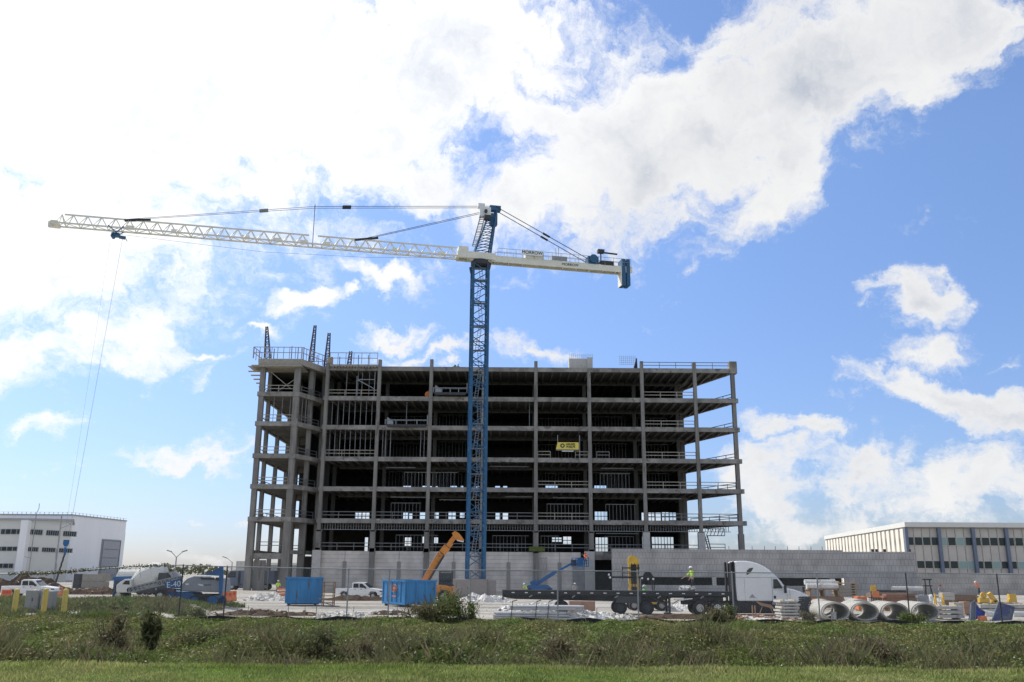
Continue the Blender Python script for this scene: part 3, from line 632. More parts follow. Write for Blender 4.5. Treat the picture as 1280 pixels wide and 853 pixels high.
# the stone faced podium to the right
po = (30, 140, 0)
pod = T('stone_faced_podium', 'long low grey block podium wall with a dark slot, in front of the concrete frame', 'low building', po)
def PB(mb, n, m, parent=None): return mb.build(n, m, parent or pod, po)
zt = 6.52; xL = X(765, 140, 4); xR = X(1055, 140, 4); xs1 = X(801, 140, 2)
PB(MB().box(xL, xR, 140, 140.4, 2.45, zt), 'wall', 'cmu'); PB(MB().box(xL, xs1, 140.002, 140.4, 0, 2.45), 'wall', 'cmu'); PB(MB().box(xs1, xR, 140.001, 140.4, 0, 1.3), 'wall', 'cmu')
for px in (893,): PB(MB().box(X(px - 2.5, 140, 2), X(px + 2.5, 140, 2), 140.0, 140.4, 1.3, 2.45), 'slot_pier', 'conc_new')
for px in (1041,): PB(MB().box(X(px - 3, 140, 2), X(px + 3, 140, 2), 140.1, 140.4, 1.3, 2.45), 'slot_pier', 'conc_new')
PB(MB().box(xs1 - .5, xR + .5, 143, 143.2, 0, 3.5), 'inner_wall', 'dark'); PB(MB().box(xs1 - .5, xR, 140.4, 143, 2.8, 3.0), 'inner_ceiling', 'dark')
xR2 = X(1147, 137, 4)
PB(MB().prism([(xR, 140.0), (xR2, 137.5), (xR2, 150), (xR, 140.4)], 0, 6.3, ax='z'), 'wall', 'cmu')
PB(MB().box(xL, xR2, 140.5, 149, 6.0, 6.2), 'roof', 'conc_in')
for px in (911, 940, 955.5, 969, 984, 998.5, 1013.5, 1027.5):
    x = X(px, 140.3, 6.7); PB(MB().bar((x, 140.2, 6.5), (x, 140.2, 7.05), .07), 'stub_post', 'railm')
for px in (1088, 1093, 1103, 1134):
    x = X(px, 140.3, 6.7); PB(MB().bar((x, 139.5, 6.3), (x, 139.5, 6.7), .35, .2), 'roof_vent', 'dsteel')
lw = MB().box(xR2, 130, 150.5, 150.9, 0, 3.35).build('block_wall', 'cmu', None, (90, 150.5, 0)); tag(lw, 'lower grey block wall running right from the podium, below the office windows', 'wall')

# ================================================================ OFFICE BUILDING, RIGHT
oo = (80.8, 190, 0); ob = T('office_building', 'long beige office building with two window rows and blue grey columns at right', 'building', oo)
def OB(mb, n, m, parent=None): return mb.build(n, m, parent or ob, oo)
ox = 80.9; H = 13.2
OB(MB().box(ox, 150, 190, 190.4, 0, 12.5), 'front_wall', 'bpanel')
far = at(1033, 676, 262); sx = (far.x - ox); sy = 262 - 190
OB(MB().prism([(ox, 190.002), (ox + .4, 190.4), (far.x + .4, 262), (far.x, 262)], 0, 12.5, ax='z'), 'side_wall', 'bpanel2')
q = MB(); q.prism([(ox - .5, 189.2), (150, 189.2), (150, 262), (far.x - .6, 262)], 12.5, 13.45, ax='z'); OB(q, 'roof', 'offw')
q = MB(); q.prism([(ox - .25, 189.6), (150, 189.6), (150, 262), (far.x - .3, 262)], 12.25, 12.496, ax='z'); OB(q, 'soffit', 'pilaster')
cols_px = [(1131.5, 655), (1172.5, 658), (1215, 658), (1256.5, 658), (1299, 658)]
cxs = [X(a, 189.8, 12) for a, b in cols_px]
for x in cxs: OB(MB().box(x - .32, x + .32, 189.3, 189.95, 0, 12.3), 'blue_column', 'finblue')
q = MB()
for c0, c1 in zip(cxs, cxs[1:]):
    for k in range(1, 4): xx = c0 + (c1 - c0) * k / 4; q.box(xx - .05, xx + .05, 189.93, 189.999, 0, 12.2)
OB(q, 'panel_joint', 'pilaster')
pat = {0: [0, 0, 0, 0, 1, 0, 1, 0, 0, 0, 0, 0, 0, 0, 1, 0], 1: [0, 0, 0, 0, 0, 0, 1, 1, 0, 0, 1, 0, 0, 1, 0, 0]}
for r_, (za, zb) in enumerate(((8.9, 10.45), (4.35, 5.75))):
    for b_, (c0, c1) in enumerate(zip(cxs, cxs[1:])):
        for k in range(4):
            xc = c0 + (c1 - c0) * (k + .5) / 4; w = .66 if k in (0, 3) else .74
            if r_ == 1 and b_ == 0 and k == 0: pass
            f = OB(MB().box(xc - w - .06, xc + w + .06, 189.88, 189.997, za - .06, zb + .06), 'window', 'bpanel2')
            g = MB().box(xc - w, xc + w, 189.84, 189.879, za, zb).build('pane', 'gglass' if pat[r_][b_ * 4 + k] else 'wglass', f, oo)
q = MB(); q2 = MB(); n = 22
for i in range(n):
    t = (i + .15) / n; a = Vector((ox + sx * t - .02, 190 + sy * t, 0)); tt = Vector((sx, sy, 0)).normalized()
    nn = Vector((-tt.y, tt.x, 0)); 
    if nn.x > 0: nn = -nn
    b = a + tt * 2.0
    q.add([a, b, b + nn * .5, a + nn * .5] + [v + Vector((0, 0, 12.2)) for v in (a, b, b + nn * .5, a + nn * .5)], [(0, 1, 2, 3), (4, 5, 6, 7), (0, 1, 5, 4), (1, 2, 6, 5), (2, 3, 7, 6), (3, 0, 4, 7)])
    c = a + tt * 2.1 + nn * .05; d = a + tt * 3.1 + nn * .05
    for za, zb in ((8.9, 10.4), (4.3, 5.7)): q2.add([c + Vector((0, 0, za)), d + Vector((0, 0, za)), d + Vector((0, 0, zb)), c + Vector((0, 0, zb))], [(0, 1, 2, 3)])
OB(q, 'vertical_fins', 'bpanel2'); OB(q2, 'side_glazing', 'wglass')
# ================================================================ WHITE HALL, LEFT
ho = (-130, 260, 0); hl = T('white_hall', 'big white clad hall with a tall grey folding door at the far left', 'building', ho)
def HB(mb, n, m, parent=None): return mb.build(n, m, parent or hl, ho)
c1 = at(88, 644.5, 258); c2 = at(158, 652, 285); zr = c1.z; 
c1.z = 0; x2 = c2.x
p1 = (X(88, 258, 15), 258); s = zr / 1.0
# far corner depth chosen so the roof line falls as in the photo
yb = 258; 
for _ in range(30):
    zz_ = Zp(158, 652, yb); yb += (zr - zz_) * 8
p2 = (X(158, yb, zr), yb)
p0 = (X(-60, 258, 15), 258)
HB(MB().prism([p0, p1, p2, (p2[0] * 1.3, yb * 1.3), (p0[0], yb * 1.3)], 0, zr, ax='z'), 'walls', 'hall')
q = MB(); q.bar((*p0, zr + .15), (*p1, zr + .15), .5, .35); q.bar((*p1, zr + .15), (*p2, zr + .15), .5, .35)
HB(q, 'roof_edge', 'greybox')
q = MB()
for a, b, n in ((p0, p1, 26), (p1, p2, 16)):
    a = Vector((*a, zr)); b = Vector((*b, zr))
    for i in range(n): c = a.lerp(b, i / n); q.bar(c, c + Vector((0, 0, .9)), .1)
    q.bar(a + Vector((0, 0, .85)), b + Vector((0, 0, .85)), .05)
HB(q, 'roof_railing', 'steel')
tv = (Vector((*p2, 0)) - Vector((*p1, 0))); L_ = tv.length; tv.normalize(); nv = Vector((tv.y, -tv.x, 0))
if nv.y > 0: nv = -nv
def onface(px, z):   # distance along the right face for a pixel column
    best = None
    for i in range(400):
        t = L_ * i / 400; c = Vector((*p1, 0)) + tv * t; 
        xp = X(px, c.y, z)
        if c.x >= xp: return t
    return L_
def facebox(ta, tb, z0, z1, d, n0=0.0):
    a = Vector((*p1, 0)) + tv * ta + nv * n0; b = Vector((*p1, 0)) + tv * tb + nv * n0; o = nv * d
    return [a + Vector((0, 0, z0)), b + Vector((0, 0, z0)), b + o + Vector((0, 0, z0)), a + o + Vector((0, 0, z0)), a + Vector((0, 0, z1)), b + Vector((0, 0, z1)), b + o + Vector((0, 0, z1)), a + o + Vector((0, 0, z1))]
BF = [(0, 1, 2, 3), (4, 5, 6, 7), (0, 1, 5, 4), (1, 2, 6, 5), (2, 3, 7, 6), (3, 0, 4, 7)]
ta, tb = onface(124.5, 5), onface(147, 5); zd = Zp(128, 675, p1[1] + (p2[1] - p1[1]) * .5)
dr = HB(MB().add(facebox(ta, tb, 0, zd, .1), BF), 'folding_door', 'greybox')
for i in range(4):
    za = zd * (1 - (i + 1) / 4.6); k = MB().add(facebox(ta + .3, tb - .5 - i * .25, za, za + zd * .2, .25, .12), BF); k.build('door_leaf', 'hood', dr, ho)
k = MB().add(facebox(ta - .25, ta, 0, zd + .3, .3), BF); k.add(facebox(tb, tb + .25, 0, zd + .3, .3), BF); k.add(facebox(ta, tb, zd, zd + .3, .3), BF); k.build('door_frame', 'steel', dr, ho)
# office block in front of it
no = (-120, 240, 0); nb = T('low_office_block', 'off white office block with dark window strips in front of the white hall', 'building', no)
def NB(mb, n, m, parent=None): return mb.build(n, m, parent or nb, no)
Yn = 236; zr1 = Zp(30, 648.5, Yn); xr = X(88, Yn, 10); xl = X(-60, Yn, 10)
NB(MB().prism([(xl, Yn - 4), (X(27, Yn - 4, 8), Yn - 4), (xr, Yn), (xr * 257.5 / Yn, 257.5), (xl, 257.5)], 0, zr1 - .6, ax='z'), 'walls', 'offw')
NB(MB().prism([(xl, Yn - 4.6), (X(27, Yn - 4, 8), Yn - 4.6), (xr + .6, Yn - .6), ((xr + .6) * 257.6 / Yn, 257.6), (xl, 257.6)], zr1 - .6, zr1 - .1, ax='z'), 'roof', 'greybox')
xa = X(22, Yn - 5, 7); xb = X(31, Yn - 5, 7); NB(MB().box(xa, xb, Yn - 5.3, Yn - 3, 0, zr1 - .65), 'white_pier', 'hall')
def yfront(x):
    x1 = X(27, Yn - 4, 8); return Yn - 4 + max(0, (x - x1)) / (xr - x1) * 4
for (ya, yb_) in ((662, 667.5), (684, 688.5), (705, 710)):
    for (pa, pb, n) in ((0, 5, 2), (6, 12, 3), (13, 19, 3), (20, 25, 2), (34.5, 48, 6), (52, 66, 6), (70, 84, 6), (-14, -2, 5)):
        if ya == 705 and pa > 30: continue
        for i in range(n):
            px = pa + (pb - pa) * (i + .5) / n - (0 if ya < 670 else (2.2 if ya < 700 else 4.2)); w = (pb - pa) / n * .36
            dy = 3.2 * max(0, px - 30) / 55 if ya < 670 else 2.4 * max(0, px - 28) / 55
            x = X(px, Yn - 3, 6); yy = yfront(x); za = Zp(px, ya + dy, yy); zb = Zp(px, yb_ + dy, yy)
            w_ = w * yy / 1174
            f = NB(MB().box(x - w_ - .1, x + w_ + .1, yy - .16, yy + .3, zb - .1, za + .1), 'window', 'hood'); MB().box(x - w_, x + w_, yy - .22, yy - .163, zb, za).build('pane', 'wglass', f, no)
# ================================================================ TOWER CRANE
co = (-4.3, 115, 0); cr = T('tower_crane', 'blue and cream hammerhead tower crane, its long jib reaching left over the site', 'crane', co)
def CB(mb, n, m, parent=None, **k): return mb.build(n, m, parent or cr, co, **k)
zb0 = 2.15; zs = 42.6; hw = 1.0
rot = R(9)
def mc(sx_, sy_, z, h=hw): return Vector((co[0] + h * (sx_ * math.cos(rot) - sy_ * math.sin(rot)), co[1] + h * (sx_ * math.sin(rot) + sy_ * math.cos(rot)), z))
q = MB(); cn = [(-1, -1), (1, -1), (1, 1), (-1, 1)]
for c in cn: q.bar(mc(*c, zb0), mc(*c, zs), .33)
z = zb0; i = 0; st = 1.35
while z < zs - .1:
    z2 = min(z + st, zs)
    for j in range(4):
        a, b = cn[j], cn[(j + 1) % 4]
        if i % 2: a, b = b, a
        q.bar(mc(*a, z), mc(*b, z2), .1)
        if i % 2 == 0: q.bar(mc(*a, z), mc(*b, z), .1)
    z += st; i += 1
CB(q, 'mast', 'blue')
q = MB(); z = zb0; k = 0
while z < zs - 2:
    z2 = min(z + 3.2, zs - .4); yo = -.15 if k % 2 else .45; a = mc(-.3 if k % 2 else .3, yo, z); b = mc(.1, yo, z2)
    for s_ in (-.2, .2): q.bar(a + Vector((s_, 0, 0)), b + Vector((s_, 0, 0)), .06)
    n = int((z2 - z) / .3)
    for j in range(n): c = a.lerp(b, j / n); q.bar(c + Vector((-.2, 0, 0)), c + Vector((.2, 0, 0)), .04)
    q.box(co[0] - .8, co[0] + .8, co[1] - .1, co[1] + .7, z2 - .03, z2 + .03)
    z += 3.2; k += 1
CB(q, 'ladder', 'steel')
jd = Vector((-51.6, -11.9, 0)).normalized(); jn = Vector((-jd.y, jd.x, 0)); up = Vector((0, 0, 1))
def J(s_, n_, z): return Vector((co[0], co[1], 0)) + jd * s_ + jn * n_ + up * z
q = MB(); q.cyl(J(0, 0, zs - .1), J(0, 0, zs + .35), 1.25, 1.25, 24); q.cyl(J(0, 0, zs + .35), J(0, 0, zs + .6), 1.05, 1.05, 24)
for c in cn: q.bar(mc(*c, zs - .9), mc(*c, zs, 1.15), .3)
CB(q, 'slewing_ring', 'dsteel')
z0 = 43.3
q = MB()
for s0, s1 in ((-1.9, 3.2),): 
    for n_ in (-.75, .75): q.bar(J(s0, n_, z0 + .35), J(s1, n_, z0 + .35), .35, .9)
    for t in (-1.6, 0, 1.6, 3): q.bar(J(t, -.8, z0 + .4), J(t, .8, z0 + .4), .3, .7)
q.cbox(J(2.4, 0, z0 + 1.1), (1.3, 1.5, .8), math.atan2(jd.y, jd.x)); CB(q, 'slewing_platform', 'cream')
# jib
q = MB(); jl = 52.2; w = .72; hj = 1.35
def zch(s_): return z0 + .1 + .0 * s_
for n_ in (-w, w): q.bar(J(3, n_, zch(3)), J(jl, n_, zch(jl)), .17)
q.bar(J(3.2, 0, zch(3) + hj), J(21.3, 0, zch(21) + hj), .17); q.bar(J(22.4, 0, zch(22) + hj), J(jl - .8, 0, zch(jl) + hj), .17)
s_ = 3.2; P_ = 1.6; i = 0
while s_ < jl - .6:
    s2 = min(s_ + P_, jl); mid_ = (s_ + s2) / 2; zc = zch(s_)
    if not (21.3 < mid_ < 22.4):
        for n_ in (-w, w): q.bar(J(s_, n_, zc), J(mid_, 0, zc + hj), .085); q.bar(J(mid_, 0, zc + hj), J(s2, n_, zc), .085)
    q.bar(J(s_, -w, zc), J(s_, w, zc), .085); q.bar(J(s_, -w if i % 2 else w, zc), J(s2, w if i % 2 else -w, zc), .07); s_ += P_; i += 1
q.cbox(J(jl + .1, 0, z0 + .1), (.8, 1.7, .45), math.atan2(jd.y, jd.x)); q.cbox(J(jl + .5, .4, z0 - .1), (.5, .5, .7), math.atan2(jd.y, jd.x))
jib = CB(q, 'jib', 'cream')
for s_ in (38.6, 30.2, 26.3, 23.0, 43.9, 20.2, 5.2, 11.2):
    k = MB(); k.cbox(J(s_, -.1, z0 + .5), (1.0, .06, .55), math.atan2(jd.y, jd.x)); k.build('jib_plate', 'cream', jib, co)
q = MB()
for n_ in (-.35, .35): q.bar(J(21.9, n_, z0), J(21.9, n_ * .3, z0 + 5.35), .1)
q.bar(J(21.9, -.8, z0 + 5.35), J(21.9, .8, z0 + 5.35), .12)
for k in range(6): q.bar(J(21.9, -.35 + .04 * k, z0 + .8 * k), J(21.9, .35 - .04 * k, z0 + .8 * (k + 1)), .05)
CB(q, 'jib_post', 'steel')
# head
hz = 51.3
hp = at(617, 260, 115)
q = MB(); top = J(-1.9, 0, hp.z)
for n_ in (-.75, .75):
    q.bar(J(.9, n_, z0 + .8), top + jn * n_ * .35 + jd * .6, .2); q.bar(J(-1.2, n_, z0 + .8), top + jn * n_ * .35 - jd * .2, .24)
    for i in range(7):
        t = i / 7.5; t2 = (i + .9) / 7.5; a0 = J(.9, n_, z0 + .8).lerp(top + jn * n_ * .35 + jd * .6, t); b0 = J(-1.2, n_, z0 + .8).lerp(top + jn * n_ * .35 - jd * .2, t2); q.bar(a0, b0, .08)
        a1 = J(.9, n_, z0 + .8).lerp(top + jn * n_ * .35 + jd * .6, t2); q.bar(b0, a1, .08)
q.cbox(top + Vector((0, 0, 0)), (1.5, .9, .7), math.atan2(jd.y, jd.x)); q.cbox(top + Vector((-.2, 0, -1.6)), (1.0, .8, 1.6), math.atan2(jd.y, jd.x))
CB(q, 'tower_head', 'blue')
q = MB(); a = at(606, 266, 114.6); q.cbox(a, (1.5, .9, 1.3), math.atan2(jd.y, jd.x)); q.cbox(a + Vector((-.5, -.1, .9)), (.9, .8, .5), .2); CB(q, 'sheave_box', 'white')
q = MB(); q.cbox(at(609, 272.5, 114.4), (.9, .7, .6), .2); q.cbox(at(607.5, 264, 114), (.35, .3, .4), .2); CB(q, 'winch_drum', 'dsteel')
q = MB(); a = at(593.5, 308, 114.3); b = at(603.5, 271, 114.3)
for s_ in (-.3, .3): q.bar(a + Vector((s_, 0, 0)), b + Vector((s_, 0, 0)), .07)
for j in range(18): c = a.lerp(b, j / 18); q.bar(c + Vector((-.3, 0, 0)), c + Vector((.3, 0, 0)), .05)
for s_ in (-.3, .3): q.bar(a + Vector((s_, -.5, 0)), b + Vector((s_, -.5, 0)), .05)
for j in range(7): c = a.lerp(b, j / 7); q.bar(c + Vector((-.3, -.5, 0)), c + Vector((-.3, 0, 0)), .05); q.bar(c + Vector((.3, -.5, 0)), c + Vector((.3, 0, 0)), .05); q.bar(c + Vector((.3, -.5, 0)), c + Vector((-.3, -.5, 0)), .05)
CB(q, 'ladder', 'steel')
# tie bars
pt = J(21.9, 0, z0 + 5.35)
def tie(a, b, r=.035, name='tie_bar', m='steel', at_=()):
    q = MB(); q.cyl(a, b, r, n=6)
    for t in at_: c = a.lerp(b, t); d = (b - a).normalized(); q.cyl(c - d * .55, c + d * .55, .15, n=8)
    return CB(q, name, m)
for n_ in (-.3, .3):
    tie(top + jn * n_ + up * .3, pt + jn * n_, at_=(.83,), m='dsteel'); 
    tie(J(44.5, n_ * .5, z0 + hj + .1), pt + jn * n_, at_=(.72,))
    tie(top + jn * n_ - up * .3 + jd * .6, J(15.8, n_ * .6, z0 + hj + .1), m='dsteel'); tie(top + jn * n_ * 1.5 + up * (.15 + n_ * .2), J(-15.5, n_ * 2.2, z0 + .9), .05, m='dsteel', at_=(.52,))
q = MB()
q.bar(J(44.6, 0, z0 + hj), J(41.6, 0, z0 + hj + .35), .28); CB(q, 'tie_anchor', 'dsteel'); q = MB(); q.bar(J(16.6, 0, z0 + hj), J(13.6, 0, z0 + hj + .55), .25); CB(q, 'tie_anchor', 'dsteel')
# counter jib
cjl = 21.2; q = MB()
for n_ in (-.6, .6): q.bar(J(-1.5, n_, z0 + .15), J(-cjl, n_, z0 + .15), .16, .85)
for i in range(11): q.bar(J(-2 - i * 1.9, -.6, z0 + .1), J(-2 - i * 1.9, .6, z0 + .1), .12, .4)
q.bar(J(-1.5, 0, z0 + .58), J(-cjl, 0, z0 + .58), 1.35, .05); cj = CB(q, 'counter_jib', 'cream')
q = MB()
for n_ in (-.85, .85):
    for i in range(16): c = J(-2.2 - i * 1.25, n_, z0 + .5); q.bar(c, c + up * 1.1, .045)
    for h_ in (.6, 1.1): q.bar(J(-2.2, n_, z0 + .5 + h_), J(-20.9, n_, z0 + .5 + h_), .045)
q.build('handrail', 'steel', cj, co)
ang = math.atan2(-jd.y, -jd.x)
k = MB(); k.cbox(J(-7.3, .3, z0 + 1.05), (2.5, .9, .9), ang); sg = k.build('control_box', 'cream', cj, co)
def ctext(body, s_, n_, z, size, parent):
    c = J(s_, n_, z) - Vector(co); o = text('lettering', body, size, 'ink', parent, c, (R(90), 0, ang), .01); return o
ns = -1 if J(0, 1, 0).y > J(0, 0, 0).y else 1
ctext('MORROW', -6.9, ns * 1.0, z0 + 1.3, .62, cj); k = MB(); k.cbox(J(-6.9, ns * .96, z0 + 1.3), (2.9, .05, .75), ang); k.build('sign_board', 'white', cj, co)
ctext('MORROW', -12.3, ns * .70, z0 + .15, .5, cj)
k = MB(); k.cbox(J(-10.9, -.1, z0 + .95), (2.1, 1.0, .8), ang); k.build('hoist_cabinet', 'greybox', cj, co)
k = MB(); k.cbox(J(-15.6, 0, z0 + 1.1), (1.5, 1.4, 1.1), ang); k.cyl(J(-15.6, -.9, z0 + 1.3), J(-15.6, .9, z0 + 1.3), .6, n=16); k.build('hoist_winch', 'blue', cj, co)
k = MB(); k.cbox(J(-17.6, 0, z0 + .85), (1.9, 1.4, .6), ang); k.bar(J(-16.9, 0, z0 + .6), J(-16.9, 0, z0 + 2.7), .16); k.bar(J(-16.5, 0, z0 + 2.6), J(-19.3, 0, z0 + 2.5), .14, .2); k.cbox(J(-16.9, 0, z0 + 2.7), (.9, .6, .5), ang); k.build('service_crane', 'dsteel', cj, co)
for s_ in (-19.95, -20.6): 
    k = MB(); k.cbox(J(s_, 0, z0 - .25), (.55, 1.5, 3.8), ang); k.build('counterweight', 'blue', cj, co, bevel=.05)
k = MB(); k.cbox(J(-19.6, 0, z0 - .85), (.1, 1.4, 2.6), ang); k.build('weight_spacer', 'cream', cj, co)
q = MB(); q.bar(J(-10.4, .4, z0 + .6), J(-10.4, .2, z0 + 2.5), .06); q.bar(J(-10.9, -.4, z0 + .6), J(-10.9, -.2, z0 + 2.8), .06); CB(q, 'tie_stay', 'steel')
# trolley, ropes and hook
tp_ = at(138, 287, J(45.2, 0, 0).y); ts = 45.3
q = MB()
for s_ in (-.9, .9):
    for n_ in (-.85, .85): q.bar(J(ts + s_, n_, z0 + .25), J(ts - s_ * .2, n_ * .5, z0 - .6), .1)
q.cbox(J(ts + .1, 0, z0 - .65), (.9, .8, .4), ang); q.cbox(J(ts - .7, 0, z0 - .9), (.7, .6, .25), ang + .3); q.cyl(J(ts + .4, -.4, z0 - .85), J(ts + .4, .4, z0 - .85), .22, n=12); q.bar(J(ts - .9, -.4, z0 - .7), J(ts - 1.2, -.4, z0 - 1.2), .08)
tr = CB(q, 'trolley', 'blue')
hk = at(82.6, 679, J(ts, 0, 0).y); tc0 = J(ts, 0, z0 - 1)
for a, b in ((-.75, -.25), (.65, .25), (-.7, -.2)):
    q = MB(); q.cyl(J(ts + (a if a < 0 else a), 0, z0 - .9), Vector((hk.x + b * -1, hk.y, hk.z + 1)), .009, n=5); CB(q, 'hoist_rope', 'steel')
q = MB(); q.path([J(3, 0, z0 + .1), J(15, 0, z0 - .9), J(28, 0, z0 - 1.3), J(ts, 0, z0 - .5)], .02, 5); CB(q, 'trolley_rope', 'steel')
q = MB(Matrix.Translation(hk)); q.prism([(-.27, .35), (.27, .35), (.27, -.1), (.1, -.4), (-.1, -.4), (-.27, -.1)], -.15, .15); q.cyl((0, 0, -.45), (0, 0, -1.3), .12, n=8); CB(q, 'hook_block', 'machblue')
q = MB()
for i in range(14):
    t = i / 13; c = Vector((hk.x, hk.y, hk.z - 1.2)).lerp(Vector((hk.x - .75, hk.y, .9)), t); q.cbox(c, (.16, .1, .3), 0, 0, .3 * (i % 2))
q.bar((hk.x, hk.y, hk.z - 1.2), (hk.x - .75, hk.y, .3), .06); CB(q, 'lifting_chain', 'dsteel')
# foundation block
q = MB(); q.box(co[0] - 2.75, co[0] + 1.5, 112.6, 117, -.1, zb0); q.box(co[0] + 1.501, co[0] + 2.55, 112.9, 116, -.1, zb0 - .1); fb = q.build('foundation_block', mat('brown_grey_form', (.3, .27, .25), .9, .1, 2), cr, co)
# ================================================================ PEOPLE
def skin(name, pts, edges, m, parent, sub=1, root=0):
    """pts: (x,y,z,r)"""
    me = bpy.data.meshes.new(name); me.from_pydata([p[:3] for p in pts], edges, []); me.materials.append(M[m])
    o = bpy.data.objects.new(name, me); col.objects.link(o); o.parent = parent
    s = o.modifiers.new('skin', 'SKIN'); me.skin_vertices or None
    for i, v in enumerate(me.skin_vertices[0].data):
        r = pts[i][3]; v.radius = r if isinstance(r, tuple) else (r, r); v.use_root = (i == root)
    if sub: d = o.modifiers.new('sub', 'SUBSURF'); d.levels = sub; d.render_levels = sub
    return o
def person(label, loc, rz=0, top='lime', legs='jeans', helmet='helmet', lean=0.0, arms=((.25, .35), (.25, .35)), stride=.1, knee=0.0, sleeves=None, group='site workers'):
    root = T('person', label, 'person', loc, rz, group)
    hipz = .93 - knee * .35; hip = Vector((0, 0, hipz))
    def lp(x, y, z):   # point above hips, leaned forward (towards -Y)
        zz = z - .93; return (x, hip.y + y - math.sin(lean) * zz, hipz + math.cos(lean) * zz)
    P = [(0, 0, hipz, (.15, .11)), (*lp(0, 0, 1.12), (.14, .1)), (*lp(0, 0, 1.32), (.17, .11)), (*lp(0, 0, 1.45), (.1, .08)), (*lp(0, -.01, 1.52), .055), (*lp(0, -.02, 1.6), (.078, .09)), (*lp(0, -.02, 1.7), (.08, .1)), (*lp(0, -.01, 1.77), .05)]
    E_ = [(i, i + 1) for i in range(7)]; nb = 8
    arm = []; leg = []
    for s, (fw, up_) in zip((-1, 1), arms):
        sh = lp(s * .19, 0, 1.42); el = lp(s * (.25 + .05 * up_), -fw * .28, 1.42 - .28 * (1 - up_ * .4)); ha = lp(s * .24, -fw * .28 - .08 - fw * .4, el and (1.42 - .28 * (1 - up_ * .4)) - .25 * (1 - up_ * 1.2))
        b = len(P); P += [(*sh, .06), (*el, .042), (*ha, .028)]; E_ += [(3, b), (b, b + 1), (b + 1, b + 2)]
        arm.append((sh, el, ha))
        # hand: palm then four fingers and a thumb
        d = (Vector(ha) - Vector(el)).normalized(); pm = Vector(ha) + d * .07; P.append((*pm, (.034, .02))); E_.append((b + 2, b + 3)); pb = b + 3
        sd = Vector((0, 1, 0)) if abs(d.y) < .8 else Vector((1, 0, 0))
        for k, ln in enumerate((.07, .08, .075, .058)):
            o_ = sd * (k - 1.5) * .021; j = len(P); f1 = pm + o_ + d * ln * .6; f2 = f1 + (d * .8 + Vector((-s * .6, 0, 0))).normalized() * ln * .5
            P += [(*f1, .009), (*f2, .007)]; E_ += [(pb, j), (j, j + 1)]
        j = len(P); t1 = Vector(ha) + d * .03 + sd * -.04 ; P += [(*t1, .011), (*(t1 + d * .035 + Vector((-s * .015, 0, 0))), .009)]; E_ += [(b + 2, j), (j, j + 1)]
    for s in (-1, 1):
        st = s * stride; hp = (s * .095, 0, hipz - .06); kn = (s * .11, -st * .6 - knee * .3, hipz * .53 + .02); an = (s * .115, st * -.9 * .5 - st * .2 + knee * .05, .09); toe = (s * .13, an[1] - .17, .04)
        b = len(P); P += [(*hp, .09), (*kn, .06), (*an, .04), (*toe, (.045, .03))]; E_ += [(0, b), (b, b + 1), (b + 1, b + 2), (b + 2, b + 3)]; leg.append((hp, kn, an, toe))
    body = skin('body', P, E_, 'skin', root)
    # face: nose, eyes, ears as small pieces of the head
    hx = Vector(lp(0, -.02, 1.63)); f = MB(); fd = Vector((0, -math.cos(lean), -math.sin(lean)))
    f.cyl(hx + fd * .085 + Vector((0, 0, .02)), hx + fd * .115, .008, .014, 6); 
    for s in (-1, 1): f.cyl(hx + Vector((s * .08, 0, -.02)), hx + Vector((s * .09, 0, .03)), .015, .018, 6)
    f.build('nose_and_ears', 'skin', body)
    f = MB()
    for s in (-1, 1): f.cyl(hx + fd * .084 + Vector((s * .03, 0, .035)), hx + fd * .092 + Vector((s * .03, 0, .035)), .009, n=6)
    f.build('eyes', 'ink', body)
    # clothes
    Q = [(0, 0, hipz + .02, (.17, .13)), (*lp(0, 0, 1.12), (.165, .125)), (*lp(0, 0, 1.32), (.195, .135)), (*lp(0, 0, 1.43), (.13, .1)), (*lp(0, 0, 1.5), .07)]; QE = [(0, 1), (1, 2), (2, 3), (3, 4)]
    for sh, el, ha in arm:
        b = len(Q); h2 = Vector(el).lerp(Vector(ha), .85 if sleeves else .15); Q += [(*sh, .08), (*el, .06), (*h2, .045)]; QE += [(3, b), (b, b + 1), (b + 1, b + 2)]
    skin('vest', Q, QE, top, root)
    Q = [(0, 0, hipz + .06, (.16, .12)), (0, 0, hipz - .03, (.16, .12))]; QE = [(0, 1)]
    for hp, kn, an, toe in leg:
        b = len(Q); Q += [(*hp, .105), (*kn, .078), (an[0], an[1], .1, .062)]; QE += [(1, b), (b, b + 1), (b + 1, b + 2)]
    skin('trousers', Q, QE, legs, root)
    for hp, kn, an, toe in leg:
        skin('boot', [(an[0], an[1] + .03, .08, .055), (an[0], an[1] + .02, .045, .05), (*toe[:2], .045, (.055, .04))], [(0, 1), (1, 2)], 'dsteel', root)
    h = Vector(lp(0, -.01, 1.7)); q = MB(); n = 14; rings = [(0, .125), (.05, .12), (.09, .095), (.12, .05), (.13, .005)]; uz = Vector((0, -math.sin(lean), math.cos(lean))); uy = Vector((0, math.cos(lean), math.sin(lean)))
    v = [h + uz * a + Vector((math.cos(2 * math.pi * i / n) * r, 0, 0)) + uy * math.sin(2 * math.pi * i / n) * r * 1.15 for a, r in rings for i in range(n)]
    q.add(v, [(k * n + i, k * n + (i + 1) % n, (k + 1) * n + (i + 1) % n, (k + 1) * n + i) for k in range(4) for i in range(n)] + [tuple(range(n))[::-1]])
    q.cyl(h + uy * -.04, h + uy * -.04 + uz * .012, .145, n=14); q.build('hard_hat', helmet, root, smooth=True)
    if top in ('lime', 'vorange', 'green'):
        pass
    return root
def gat(px, Y, z=0): return (X(px, Y, z + 1), Y, z)
person('worker in lime vest and white hard hat standing left of the closed blue skip', gat(347.5, 120), R(20), arms=((.3, .1), (.6, .3)))
